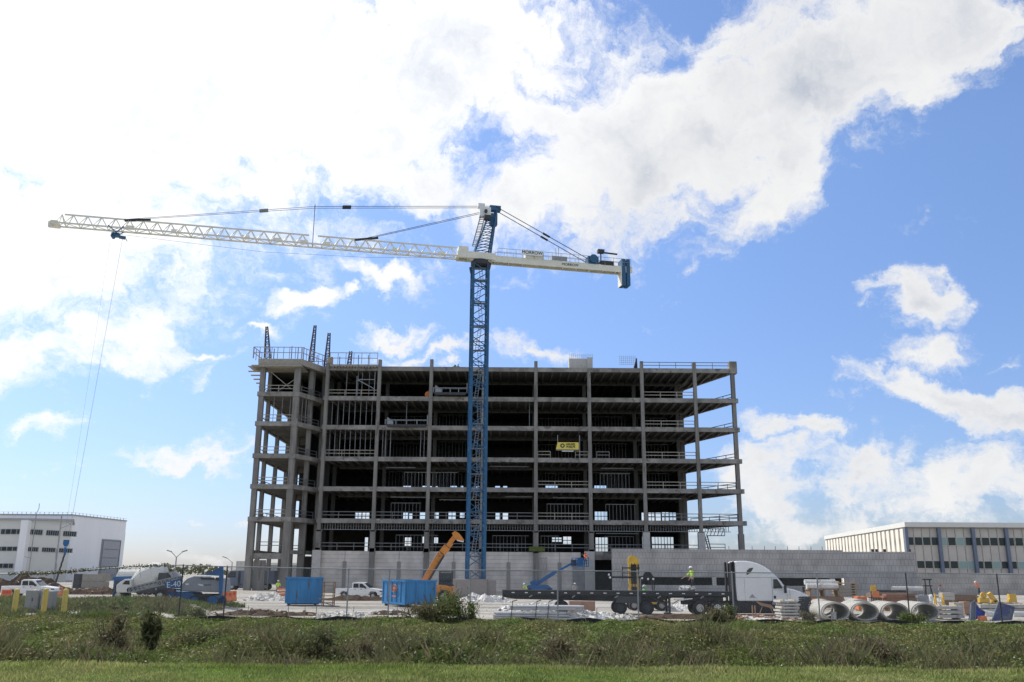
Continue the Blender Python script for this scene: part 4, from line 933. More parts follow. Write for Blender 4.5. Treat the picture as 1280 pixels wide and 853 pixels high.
person('worker in lime vest and white hard hat at the left rear end of the flatbed', gat(658.5, 116), R(-60), lean=.5, arms=((.8, .4), (.6, .4)))
person('worker behind the flatbed of whom mostly the white hard hat shows', gat(718.5, 112), R(10), top='greybox')
person('worker with lime vest and white hard hat standing on top of the flatbed', (X(866, 71.8, 2), 71.8, 1.72), R(-75), lean=.12, arms=((.9, .1), (.4, .0)), stride=.25)
person('worker in orange vest leaning forward at the lumber stacks on the right', (X(1224, 118, 1), 118, .6), R(-75), top='vorange', lean=.55, arms=((1.0, .7), (1.0, .6)), stride=.3)
person('worker in red hard hat behind the yellow folding frame', (X(1176.5, 95, 1), 95, .3), R(15), top='greybox', helmet='red', legs='jeans')

# ================================================================ VEHICLES
# ---- semi tractor (local: x forward, y=0 near side, z up)
tx = X(911, 70.5, 2) + .55
sm = T('semi_truck', 'white sleeper cab semi truck facing right in front of the grey podium', 'truck', (tx, 70.5, 0))
W = 2.45
cabp = [(.05, 1.02), (0, 2.2), (0, 3.88), (.25, 3.93), (.85, 3.94), (1.3, 3.88), (1.75, 3.76), (2.2, 3.56), (2.6, 3.3), (2.95, 2.98), (3.22, 2.7), (3.4, 2.5), (3.78, 1.98), (4.4, 1.86), (5.0, 1.66), (5.38, 1.46), (5.5, 1.2), (5.52, 1.02)]
MB().prism(cabp, .08, W - .08).build('cab', 'truckwhite', sm, bevel=.1)
cabo = [o for o in sm.children if o.name.startswith('cab')][0]
q = MB(); q.prism([(2.8, 1.98), (2.83, 2.58), (3.08, 2.58), (3.25, 2.42), (3.44, 2.02)], .03, .079); wn = q.build('side_window', 'glass', sm)
q = MB(); q.bar((2.78, .03, 1.96), (3.46, .03, 1.99), .04); q.bar((2.82, .03, 2.6), (3.1, .03, 2.6), .04); q.bar((3.1, .03, 2.6), (3.46, .03, 1.99), .04); q.build('window_frame', 'black', wn)
q = MB(); q.prism([(.85, 2.92), (.88, 3.22), (1.1, 3.42), (1.38, 3.44), (1.25, 3.22), (1.02, 2.98)], .05, .082); q.build('sleeper_window', 'glass', sm)
q = MB(); q.add([(3.46, .2, 2.44), (3.8, .2, 2.0), (3.8, W - .2, 2.0), (3.46, W - .2, 2.44)], [(0, 1, 2, 3)]); q.v = [v + Vector((.03, 0, .03)) for v in q.v]; q.build('windscreen', 'glass', sm)
q = MB()
for z_ in (2.72,): q.box(.02, 3.18, .068, .078, z_, z_ + .025)
q.box(2.7, 2.725, .066, .077, 1.05, 2.7); q.box(3.78, 3.8, .066, .077, 1.02, 1.95); q.box(.65, .665, .068, .077, 1.05, 2.7); q.box(4.0, 4.02, .066, .077, 1.02, 1.88)
q.build('body_seam', 'hood', cabo)
q = MB(); q.box(2.8, 2.95, .04, .078, 1.22, 1.42); q.build('door_handle', 'black', sm)
q = MB(); q.box(.95, 1.5, .07, .0785, 1.25, 1.28); q.prism([(.98, 1.3), (1.2, 1.55), (1.42, 1.3)], .07, .0783); q.build('emblem', 'hood', cabo)
q = MB(); q.bar((3.62, .05, 1.75), (3.62, -.2, 1.8), .05); q.box(3.52, 3.7, -.26, -.12, 1.62, 2.15); q.build('mirror', 'black', sm, bevel=.02)
q = MB(); q.bar((5.0, .1, 1.6), (5.05, .0, 2.05), .03); q.box(4.95, 5.12, -.04, .06, 1.72, 2.08); q.build('hood_mirror', 'black', sm, bevel=.02)
q = MB(); q.box(-.3, -.17, .1, .45, 1.0, 3.86); q.box(-.12, -.02, .1, .5, 1.0, 3.9); q.box(-.3, -.17, W - .45, W - .1, 1.0, 3.86); q.box(-.06, -.005, .4, W - .2, 1.0, 3.8); q.build('side_fairing', 'black', sm, bevel=.03)
q = MB(); q.prism([(-.35, 1.0), (-.35, .35), (-.1, .14), (3.35, .14), (3.5, 1.01)], .1, .3); q.prism([(-.35, 1.0), (-.35, .35), (-.1, .14), (3.35, .14), (3.5, 1.01)], W - .3, W - .1)
q.build('side_skirt', 'black', sm, bevel=.03)
q = MB(); q.box(2.65, 3.4, .05, .099, .78, .98); q.box(2.75, 3.45, .04, .099, .3, .34); q.build('step', 'steel', sm)
q = MB(); q.box(5.0, 5.62, .05, W - .05, .32, 1.0); q.box(4.95, 5.3, .06, .5, .9, 1.25); q.build('bumper', 'dsteel', sm, bevel=.06)
q = MB(); q.box(5.2, 5.5, .07, .2, 1.08, 1.3); q.build('headlight', 'glass', sm)
q = MB(); q.box(-3.9, 3.4, .75, .95, .72, 1.0); q.box(-3.9, 3.4, W - .95, W - .75, .72, 1.0); q.box(-3.6, -.9, .5, W - .5, 1.0, 1.28); q.build('chassis', 'black', sm)
for cx_, nm in ((-.7 - .75, 0), (-2.75, 0), (4.35, 0)):
    for s, yy in ((-1, .22), (1, W - .22)): wheel(cx_, yy, .51, .36, sm, s)
q = MB(); q.box(-4.6, -3.6, .1, .6, 1.08, 1.14); q.prism([(-4.75, .8), (-4.1, 1.15), (-3.3, 1.2), (-3.3, 1.14), (-4.1, 1.08), (-4.7, .76)], .05, .6); q.build('mudguard', 'white', sm)
q = MB(); q.prism([(3.7, 1.02), (3.75, .75), (3.95, 1.05), (4.35, 1.14), (4.8, 1.05), (5.0, .75), (5.05, 1.02)], .04, .2); q.build('wheel_arch', 'truckwhite', sm)
# ---- flatbed trailer
fx0 = X(628, 71.5, 1.4); fx1 = X(916, 70.6, 1.4) - .1
fb = T('flatbed_trailer', 'long black empty flatbed trailer coupled to the white semi truck', 'trailer', (fx0, 70.6, 0)); L_t = fx1 - fx0
q = MB(); q.box(0, L_t, 0, 2.5, 1.58, 1.7); q.box(0, L_t, -.03, .12, 1.36, 1.69); q.box(0, L_t, 2.38, 2.53, 1.36, 1.69); q.build('deck', 'black', fb)
q = MB()
for yy in (.8, 1.6): q.prism([(0, 1.57), (0, 1.2), (1, 1.05), (11.6, .88), (12.8, 1.2), (L_t - .2, 1.25), (L_t - .2, 1.57)], yy, yy + .14)
for i in range(34): q.box(.3 + i * .5, .4 + i * .5, .1, 2.4, 1.42, 1.575)
q.build('main_beam', 'black', fb)
q = MB()
for i in range(17): q.box(.7 + i * .98, .92 + i * .98, -.045, -.031, 1.5, 1.56)
q.build('reflective_tape', 'white', fb)
q = MB(); q.box(0, .1, .1, 2.4, 1.0, 1.36); q.build('rear_bar', 'dsteel', fb)
for cx_ in (X(703, 70.6, 1) - fx0, X(776, 70.6, 1) - fx0 - .0, X(810, 70.6, 1) - fx0):
    for s, yy in ((-1, .45), (1, 2.25)): wheel(cx_, yy, .49, .5, fb, s, rimm='dsteel')
q = MB()
for px in (838,): 
    a = X(px, 70.6, 1) - fx0
    for yy in (.5, 1.9): q.bar((a, yy, .12), (a, yy, 1.5), .16); q.box(a - .2, a + .2, yy - .2, yy + .2, 0.0, .1)
    q.bar((a, .5, .9), (a, 1.9, .9), .08); q.bar((a, .5, .5), (a - 1.6, .6, 1.4), .08)
q.build('landing_gear', 'dsteel', fb)
q = MB(); a = X(776, 70.6, 1) - fx0; q.box(a - .3, a + 1.5, -.02, .5, .82, 1.32); q.build('tool_box', 'dsteel', fb, bevel=.03)
q = MB()
for i in range(5): x = 2 + i * 3.2; q.bar((x, .02, 1.2), (x + .25, .02, 1.36), .08)
q.build('strap_winch', 'steel', fb)
ck = MB(); 
for i in range(22): ck.cbox((rng.uniform(-.55, .55), rng.uniform(-.5, .5), .06 + rng.uniform(0, .3)), (rng.uniform(.15, .45), rng.uniform(.1, .3), rng.uniform(.05, .16)), rng.uniform(0, 3), rng.uniform(-.3, .3))
tag(ck.build('rubble_heap', 'plast', None, (0, 0, 0)), 'small heap of white and tan debris on the flatbed at the standing worker\'s feet', 'debris').location = (X(857, 71.3, 2), 71.4, 1.71)
# ---- pickup
def pickup(label, loc, rz, m='white'):
    r = T('pickup_truck', label, 'pickup', loc, rz, 'pickup trucks on the site')
    bp = [(0, .45), (0, 1.12), (2.0, 1.14), (2.02, 1.72), (2.3, 1.8), (3.1, 1.8), (3.3, 1.74), (4.0, 1.16), (5.0, 1.05), (5.35, .92), (5.4, .5), (5.25, .4), (4.95, .4), (4.9, .62), (4.7, .8), (4.4, .84), (4.1, .78), (3.95, .55), (3.9, .38), (1.65, .38), (1.6, .6), (1.4, .8), (1.1, .85), (.8, .78), (.65, .58), (.6, .45)]
    MB().prism(bp, 0, 1.8).build('body', m, r, bevel=.05)
    q = MB(); q.prism([(2.15, 1.2), (2.18, 1.64), (2.75, 1.66), (2.78, 1.2)], -.015, .01); q.prism([(2.86, 1.2), (2.86, 1.66), (3.2, 1.62), (3.72, 1.2)], -.015, .01); q.prism([(2.15, 1.2), (2.18, 1.64), (2.75, 1.66), (2.78, 1.2)], 1.79, 1.815); q.prism([(2.86, 1.2), (2.86, 1.66), (3.2, 1.62), (3.72, 1.2)], 1.79, 1.815); q.build('side_windows', 'glass', r)
    q = MB(); q.add([(3.36, .2, 1.71), (3.98, .12, 1.21), (3.98, 1.68, 1.21), (3.36, 1.6, 1.71)], [(0, 1, 2, 3)]); q.v = [v + Vector((.02, 0, .02)) for v in q.v]; q.build('windscreen', 'glass', r)
    q = MB(); q.box(.1, 1.95, .12, 1.68, 1.13, 1.15); q.build('bed', 'dsteel', r)
    for cx_ in (1.12, 4.43):
        for s, yy in ((-1, .14), (1, 1.66)): wheel(cx_, yy, .37, .25, r, s)
    q = MB(); q.box(2.3, 2.45, -.04, 0, 1.02, 1.07); q.box(3.0, 3.15, -.04, 0, 1.02, 1.07); q.build('door_handle', 'black', r)
    q = MB(); q.box(5.36, 5.45, .1, 1.7, .42, .62); q.build('bumper', 'greybox', r)
    q = MB(); q.box(5.2, 5.4, -.01, .3, .78, .92); q.box(5.2, 5.4, 1.5, 1.81, .78, .92); q.build('headlight', 'glass', r)
    q = MB(); q.box(3.5, 3.62, -.16, 0, 1.12, 1.3); q.build('mirror', 'black', r)
    return r
pickup('silver white crew cab pickup parked between the two blue skips', (X(418, 106, 1), 106, 0), R(-6))
p = pickup('white pickup at the far left behind the yellow bollards', (X(1, 98, 1), 98, .15), 0)
# ---- skips
def skip(label, loc, rz, L, W_, H_, closed=False):
    r = T('skip', label, 'skip', loc, rz, 'blue roll off skips')
    q = MB(); t = .12; fl = .12
    if closed: q.box(0, L, 0, W_, .25, H_)
    else:
        q.prism([(fl, .25), (0, H_), (t, H_), (fl + t, .4), (L - t, .4), (L - t, H_), (L, H_), (L, .25)], 0, .08); q.prism([(fl, .25), (0, H_), (t, H_), (fl + t, .4), (L - t, .4), (L - t, H_), (L, H_), (L, .25)], W_ - .08, W_)
        q = MB(); q.box(fl, L, 0, W_, .25, .4); q.add([(fl, 0, .25), (0, 0, H_), (0, W_, H_), (fl, W_, .25), (fl + t, 0, .25), (t, 0, H_), (t, W_, H_), (fl + t, W_, .25)], BF)
        q.box(L - .1, L, .08, W_ - .08, .25, H_); q.prism([(fl, .25), (0, H_), (L, H_), (L, .25)], 0, .08); q.prism([(fl, .25), (0, H_), (L, H_), (L, .25)], W_ - .08, W_)
    q.build('shell', 'dumpblue', r)
    k = MB(); n = max(3, int(L / (1.25 if closed else .85)))
    for i in range(n + 1):
        x = .08 + (L - .24) * i / n
        for yy in (-.07, W_): k.box(x, x + .13, yy, yy + .07, .25, H_ - .1)
    for yy in (-.09, W_ - .05): k.box(-.06, L + .04, yy, yy + .14, H_ - .12, H_ + .03); k.box(.1, L, yy + .01, yy + .12, .2, .38)
    n2 = 3
    for i in range(n2 + 1):
        yy = .05 + (W_ - .2) * i / n2; k.box(L + .001, L + .08, yy, yy + .12, .25, H_ - .1)
    k.box(L - .04, L + .09, -.09, W_ + .09, H_ - .12, H_ + .03); k.box(-.07, .05, -.09, W_ + .09, H_ - .12, H_ + .03)
    k.build('ribs', 'dumpblue', r)
    for xx in (.35, L - .5):
        for yy in (.15, W_ - .35): w = MB(); w.cyl((xx, yy, .13), (xx, yy + .2, .13), .13, n=12); w.build('roller', 'dsteel', r)
    w = MB(); w.box(.2, L - .2, .4, .55, .1, .25); w.box(.2, L - .2, W_ - .55, W_ - .4, .1, .25); w.build('skid', 'dsteel', r)
    return r
y1 = 83.5
skip('closed dark blue skip standing left of the timber rack', (X(356.5, y1, 1), y1, 0), R(11), (X(401, y1, 1) - X(356.5, y1, 1)) * 1.0, 2.5, 2.42, True)
y2 = 82.0; xa = X(514, y2, 1)
s2 = skip('open topped blue skip with orange emblem in front of the orange telescopic boom', (X(478, 86.0, 1), 86.0, 0), R(-58), 4.9, 2.9, 2.25)
# emblem on its long left face: orange ring with bars
q = MB(Matrix.Translation((2.7, -.1, 1.55)) @ Matrix.Diagonal((1.6, 1, 1, 1)))
for i in range(16):
    a = i * math.pi / 8; b = a + math.pi / 8; q.bar((math.cos(a) * .32, 0, math.sin(a) * .32), (math.cos(b) * .32, 0, math.sin(b) * .32), .1, .02)
q.box(-.2, .2, -.01, .01, -.06, .06); q.box(-.06, .06, -.012, .012, -.22, .22); q.box(-.26, .26, -.01, .01, -.72, -.6); q.build('emblem', 'orange2', s2)

# ---- telehandler with raised boom
Yt = 95; r = T('telehandler', 'orange telescopic handler with its long boom raised, behind the open blue skip', 'construction machine', (X(535, Yt, 1), Yt, 0))
def rel(px, py, Y, o): p = at(px, py, Y); return p - Vector(o.location)
q = MB(); q.prism([(-2.6, .9), (-2.6, 1.7), (-1.0, 1.9), (1.8, 1.7), (2.6, 1.5), (2.6, .8), (2.2, .6), (-2.2, .6)], -1.1, 1.1); q.build('chassis', 'orange', r, bevel=.06)
q = MB(Matrix.Translation((-1.1, 0, 0))); q.box(2.1, 3.7, -.9, .3, 1.6, 1.75); q.box(2.2, 3.6, -.85, .2, 2.95, 3.05)
for x_, y_ in ((2.25, -.85), (3.5, -.85), (2.25, .2), (3.5, .2)): q.bar((x_, y_, 1.7), (x_ + .02, y_, 3.0), .09)
q.box(2.3, 3.5, -.8, .15, 1.7, 2.0); q.build('cab', 'dsteel', r)
q = MB(Matrix.Translation((-1.1, 0, 0))); q.box(2.27, 3.48, -.86, -.84, 2.0, 2.9); q.build('cab_glass', 'glass', r)
for x_ in (-1.7, 1.7):
    for s, yy in ((-1, -1.2), (1, 1.2)): wheel(x_, yy, .62, .45, r, s)
a = rel(530, 729, Yt, r); b = rel(552, 692, Yt, r); c = rel(563, 678, Yt, r); d = rel(571, 668, Yt, r)
q = MB(); q.bar(a - (b - a) * .15, b, .62, .72); q.build('boom', 'orange', r, bevel=.04)
q = MB(); q.bar(a - (b - a) * .1 + Vector((.25, -.45, -.2)), b + Vector((.28, -.45, -.2)), .1, .2); q.build('boom_cable', 'dsteel', r)
q = MB(); q.bar(b, c, .4, .45); q.build('boom_extension', 'dsteel', r)
q = MB(); q.cbox(rel(556, 687.5, Yt, r), (.8, .8, .7), 0, 0, -.9); q.cbox(rel(562, 681, Yt, r), (.5, .65, .5), 0, 0, -.9); q.bar(c, d, .42, .45); q.build('boom_section', 'orange', r)
q = MB(); q.prism([((rel(x_, y_, Yt, r)).x, (rel(x_, y_, Yt, r)).z) for x_, y_ in ((565, 667), (569, 664), (574, 667), (580, 675), (579, 676), (570, 675))], -.5, .5); q.build('boom_head', 'orange', r)
q = MB(); q.prism([((rel(x_, y_, Yt, r)).x, (rel(x_, y_, Yt, r)).z) for x_, y_ in ((571, 675), (579.5, 676.5), (579, 678), (572, 676.5))], -.45, .45); q.build('head_plate', 'white', r)
q = MB(); q.bar(rel(527, 728, Yt, r), rel(531, 712, Yt, r), .12); q.build('lift_ram', 'machblue', r)
# ---- boom lift with basket
Yb = 128; r = T('boom_lift', 'blue boom lift reaching up right to a basket against the grey wall', 'boom lift', (X(670, Yb, 1), Yb, 0))
a = rel(666, 733, Yb, r); b = rel(693, 716, Yb, r); c = rel(717, 703.5, Yb, r)
q = MB(); q.bar(a, b, .4, .5); q.cbox(rel(668, 730, Yb, r), (.9, .9, 1.0), 0, 0, -.5); q.build('boom', 'machblue', r)
q = MB(); q.bar(b - (b - a) * .1, c, .24, .28); q.build('boom_extension', 'machblue', r)
q = MB(); q.cbox(c, (.7, .6, .8)); q.bar(c, rel(721, 706, Yb, r), .2); q.build('jib_joint', 'dsteel', r)
e0 = rel(715, 708.5, Yb, r); e1 = rel(735.5, 697, Yb, r); q = MB(); y0, y1_ = -.6, .6
q.box(e0.x, e1.x, y0, y1_, e0.z, e0.z + .08)
for h_ in (.45, .85, 1.15):
    for yy in (y0, y1_): q.bar((e0.x, yy, e0.z + h_), (e1.x, yy, e0.z + h_), .06)
    for xx in (e0.x, e1.x): q.bar((xx, y0, e0.z + h_), (xx, y1_, e0.z + h_), .06)
for i in range(5):
    xx = e0.x + (e1.x - e0.x) * i / 4
    for yy in (y0, y1_): q.bar((xx, yy, e0.z), (xx, yy, e0.z + 1.15), .06)
q.box(e0.x + .7, e0.x + 1.5, y0 + .05, y0 + .5, e0.z + .1, e0.z + 1.2); q.build('basket', 'machblue', r)
q = MB(); q.prism([(-1.4, .5), (-1.4, 1.1), (-.9, 1.35), (1.6, 1.35), (2.2, .9), (2.2, .5)], -1, 1); q.build('chassis', 'machblue', r)
for x_ in (-.9, 1.7):
    for s, yy in ((-1, -1.05), (1, 1.05)): wheel(x_, yy, .45, .35, r, s)
bw = Vector(r.location)
person('worker in red orange shirt standing in the blue boom lift basket', (X(731.5, Yb, 6), Yb, e0.z + bw.z + .09), R(30), top='vorange', sleeves=True, arms=((.9, .5), (.7, .5)), helmet='red')
# ---- rough terrain forklift with yellow mast
Yf = 79; r = T('forklift', 'yellow masted rough terrain forklift behind the flatbed', 'forklift', (X(798, Yf, 1), Yf, 0))
mx0 = X(785.5, Yf, 3) - r.location.x; mx1 = X(798.5, Yf, 3) - r.location.x; zt = Zp(790, 695, Yf)
q = MB(); 
for x_ in (mx0, mx1 - .2): q.box(x_, x_ + .2, -.1, .1, .5, zt - .35)
q.prism([(mx0 - .03, zt - .7), (mx0, zt - .15), (mx0 + .2, zt), (mx1 - .3, zt), (mx1, zt - .3), (mx1, zt - .7)], -.12, .12); q.box(mx0, mx1, -.09, .09, 1.9, 2.1)
q.box(mx0, mx1, -.14, .0, .8, 1.5); q.build('mast', 'yellow', r)
q = MB(); q.box(mx0 + .2, mx1 - .2, -.05, .05, 1.0, zt - .7); q.bar((mx0 + .28, -.1, 1), (mx0 + .28, -.1, zt - .6), .06); q.bar((mx1 - .35, -.1, 1), (mx1 - .35, -.1, zt - .6), .06); q.build('mast_rails', 'dsteel', r)
q = MB(); q.box(mx0 - .5, mx1 + .05, -.2, -.15, zt - 1.05, zt - .95); q.box(mx0 - .5, mx1 + .02, -.2, -.15, zt - 1.45, zt - 1.38); q.box(mx0 - .55, mx0 - .47, -.2, -.12, zt - 1.9, zt - .9); q.box(mx1 - .1, mx1, -.2, -.12, zt - 1.5, zt - .7); q.build('carriage', 'dsteel', r)
zl = Zp(790, 721.5, Yf); xl0 = X(761, Yf, 2.6) - r.location.x; xl1 = X(818, Yf, 2.6) - r.location.x
q = MB(); q.box(xl0, xl1, -.35, -.2, zl - .1, zl + .05); q.box(X(800, Yf, 2.6) - r.location.x, xl1 - .2, -.4, .8, zl - .05, zl + .08); q.prism([(mx1 + .3, zl + .05), (mx1 + .5, zl + .4), (mx1 + .9, zl + .45), (mx1 + 1.2, zl + .05)], -.2, .3)
for x_ in (mx1 + .15, mx1 + 1.2): q.bar((x_, -.35, 1.2), (x_, -.35, zl), .07); q.bar((x_, .7, 1.2), (x_, .7, zl), .07)
q.build('overhead_guard', 'black', r)
for px, py in ((761, 718.5), (762.5, 722), (802.5, 723), (810, 724), (816.5, 724)):
    p_ = rel(px, py, Yf - .35, r); k = MB(); k.cyl(p_ + Vector((0, .12, 0)), p_ + Vector((0, -.08, 0)), .07, .09, 10); k.build('work_lamp', 'white', r)
q = MB(); q.prism([(mx1 - .1, .5), (mx1 - .1, 1.0), (mx1 + .6, 1.1), (mx1 + 1.9, 1.45), (mx1 + 2.2, 1.2), (mx1 + 2.2, .5)], -.8, .8); q.build('body', 'yellow', r, bevel=.05)
for x_ in (mx0 + .3, mx1 + 1.7):
    for s, yy in ((-1, -.85), (1, .85)): wheel(x_, yy, .42, .3, r, s)
person('worker in bright green vest and white hard hat at the forklift controls', (X(807.5, Yf, 1.6), Yf + .1, .35), R(-60), top='green', lean=.2, arms=((.9, .2), (.8, .2)), knee=.3)
# ---- tracked screening machine and its conveyor, left
Ym = 74; r = T('tracked_screener', 'blue and grey tracked crushing machine with conveyor rising right, on the left of the site', 'construction machine', (X(245, Ym, 1), Ym, 0))
def prel(pts, Y, o): return [((rel(x_, y_, Y, o)).x, (rel(x_, y_, Y, o)).z) for x_, y_ in pts]
q = MB(); q.prism(prel([(225, 735), (229, 728), (234, 723), (242, 720.2), (252, 720.5), (253, 722.5), (277, 723), (277, 741), (225, 739)], Ym, r), 0, 2.4); hd = q.build('hood', 'hood', r, bevel=.12)
q = MB(); q.prism(prel([(251, 722), (268, 722), (268, 724.8), (252, 724.5)], Ym, r), -.08, -.01); q.prism(prel([(270, 722), (277, 722), (277, 726), (270, 725.5)], Ym, r), -.08, -.01); q.prism(prel([(254, 731), (264, 731), (264, 731.8), (254, 731.8)], Ym, r), -.03, -.005); q.build('vent', 'dsteel', hd)
q = MB(); q.prism(prel([(247, 730), (255, 731), (254, 733), (249, 732)], Ym, r), -.03, -.005); q.prism(prel([(232, 729.5), (236, 729.5), (236, 731.5), (232, 731.5)], Ym, r), -.03, -.005); q.build('badge', 'white', hd)
q = MB(); q.prism(prel([(262.5, 723), (263.3, 723), (263.3, 740), (262.5, 740)], Ym, r), -.02, -.004); q.prism(prel([(226, 737.5), (277, 739.5), (277, 740.3), (226, 738.3)], Ym, r), -.05, -.004); q.build('panel_seam', 'pilaster', hd)
q = MB(); q.prism(prel([(249, 718.5), (262, 716.5), (270, 713), (277, 708.5), (280, 708.8), (280, 725), (278.5, 744), (275.5, 743), (275.5, 720), (268, 719.5), (258, 719)], Ym, r), -.35, -.1); q.build('hopper_arm', 'machblue', r)
q = MB(); q.prism(prel([(207, 739), (240, 741), (243, 745), (268, 745), (267, 749), (240, 750), (215, 748)], Ym, r), .1, 2.3); q.build('chassis', 'machblue', r)
ctr = prel([(244, 743), (262, 743), (268, 745.5), (272, 750), (271, 756), (267, 759), (240, 760), (236, 755), (237, 747)], Ym, r)
for yy in (-.1, 2.0):
    q = MB(); q.prism(ctr, yy, yy + .5); tr_ = q.build('track', 'black', r, bevel=.08)
    k = MB(); c_ = rel(265.5, 751.5, Ym, r); k.cyl((c_.x, yy - .03, c_.z), (c_.x, yy + .1, c_.z), .38, n=16); c2_ = rel(243, 752, Ym, r); k.cyl((c2_.x, yy - .03, c2_.z), (c2_.x, yy + .1, c2_.z), .34, n=16); k.build('sprocket', 'machblue', tr_)
a = rel(161, 741, Ym, r); b = rel(222, 727, Ym, r)
q = MB(); 
for yy in (0, 1.2): q.bar(a + Vector((0, yy, 0)), b + Vector((0, yy, 0)), .08, .1); q.bar(a + Vector((0, yy, .38)), b + Vector((0, yy, .38)), .08, .1)
n = 12
for i in range(n):
    t = i / n; c = a.lerp(b, t); d = a.lerp(b, (i + 1) / n)
    q.bar(c, c + Vector((0, 0, .38)), .06); q.bar(c, d + Vector((0, 0, .38)), .05)
cv = q.build('conveyor_frame', 'greybox', r)
q = MB(); q.add([a + Vector((0, .05, .3)), b + Vector((0, .05, .3)), b + Vector((0, 1.15, .3)), a + Vector((0, 1.15, .3)), a + Vector((0, .05, .36)), b + Vector((0, .05, .36)), b + Vector((0, 1.15, .36)), a + Vector((0, 1.15, .36))], BF); q.cyl(a + Vector((0, .02, .2)), a + Vector((0, 1.18, .2)), .2); q.build('belt', 'black', cv)
q = MB(); q.prism(prel([(207, 728.5), (219, 725), (228, 722.5), (228, 726), (226, 735.5), (208, 736)], Ym, r), -.2, -.08); q.build('side_plate', 'machblue', r)
c = rel(217, 731, Ym - .22, r); text('lettering', 'E-40', .62, 'white', r, c, (R(90), R(-7), 0), .01)
q = MB(); q.bar(rel(219, 736, Ym, r), rel(219, 750, Ym, r), .1); q.bar(rel(206, 736, Ym, r), rel(212, 748, Ym, r), .1); q.build('support_leg', 'dsteel', r)
q = MB(); q.prism(prel([(206, 738), (217, 738), (217, 742), (206, 742)], Ym, r), .2, .6); q.build('red_panel', 'red', r)
# ---- concrete mixer truck, left
Yx = 95; r = T('concrete_mixer_truck', 'white concrete mixer truck seen beyond the conveyor at left', 'truck', (X(180, Yx, 1), Yx, 0))
q = MB(); 
prof = [(165, 732, .5), (172, 728, .9), (182, 723, 1.25), (195, 718.5, 1.35), (203, 716, 1.05), (208, 714.5, .7)]
pts_ = [(rel(a, b, Yx + 1.2, r), c * .95) for a, b, c in prof]
for (p_, ra), (q_, rb_) in zip(pts_, pts_[1:]): q.cyl(p_, q_, ra, rb_, 18, cap=True)
q.build('drum', 'offw', r, smooth=False)
q = MB(); q.prism(prel([(145, 741), (145, 732), (150, 727.5), (156, 724), (164, 724), (164, 741)], Yx, r), 0, 2.3); q.build('cab', 'offw', r, bevel=.08)
q = MB(); q.prism(prel([(153, 730.5), (157, 726), (162, 726), (162, 731)], Yx, r), -.03, .01); q.build('side_window', 'glass', r)
q = MB(); q.box(-3.4, 4.0, .5, 1.9, .75, 1.15); q.box(1.2, 2.0, .2, 2.1, 1.1, 2.7); q.build('chassis', 'dsteel', r)
q = MB(); q.prism(prel([(204, 716), (214, 714), (222, 722), (218, 724), (209, 719)], Yx, r), .8, 1.6); q.bar(rel(213, 716, Yx, r), rel(222, 735, Yx, r), .15); q.bar(rel(195, 722, Yx, r), rel(195, 738, Yx, r), .1); q.build('discharge_chute', 'hood', r)
for x_ in (-2.6, 1.6, 2.8):
    for s, yy in ((-1, .25), (1, 2.05)): wheel(x_, yy, .5, .35, r, s)
# second white truck and tank beyond it
r = T('tank_trailer', 'grey white tank trailer beyond the mixer truck, left', 'trailer', (X(165, 118, 1), 118, 0)); q = MB(); a = X(150, 118, 2) - r.location.x; b = X(200, 118, 2) - r.location.x
q.cyl((a, 0, 2.0), (b, 0, 2.0), 1.05, n=20); q.cyl((a - .2, 0, 2.0), (a, 0, 2.0), .7, 1.05, 20); q.cyl((b, 0, 2.0), (b + .2, 0, 2.0), 1.05, .7, 20); q.build('tank', 'offw', r, smooth=False)
q = MB(); q.box(a, b, -.6, .6, .7, 1.0); q.build('chassis', 'dsteel', r)
for x_ in (a + .8, b - 2, b - .8):
    for s, yy in ((-1, -.9), (1, .9)): wheel(x_, yy, .48, .3, r, s)
# blue portable toilet like shape left of the mixer
r = T('site_cabin', 'small dark blue site cabin left of the mixer truck', 'cabin', (X(141, 96, 1), 96, 0)); q = MB(); q.box(0, .95, 0, 1.1, 0, 2.0); q.build('body', 'machblue', r)
q = MB(); q.prism([(-.15, 2.0), (0, 2.3), (1.5, 2.35), (1.6, 2.0)], -.1, 1.2); q.build('roof', 'machblue', r); q = MB(); q.box(.15, .8, -.03, -.001, .1, 1.85); q.build('door', 'dsteel', r)
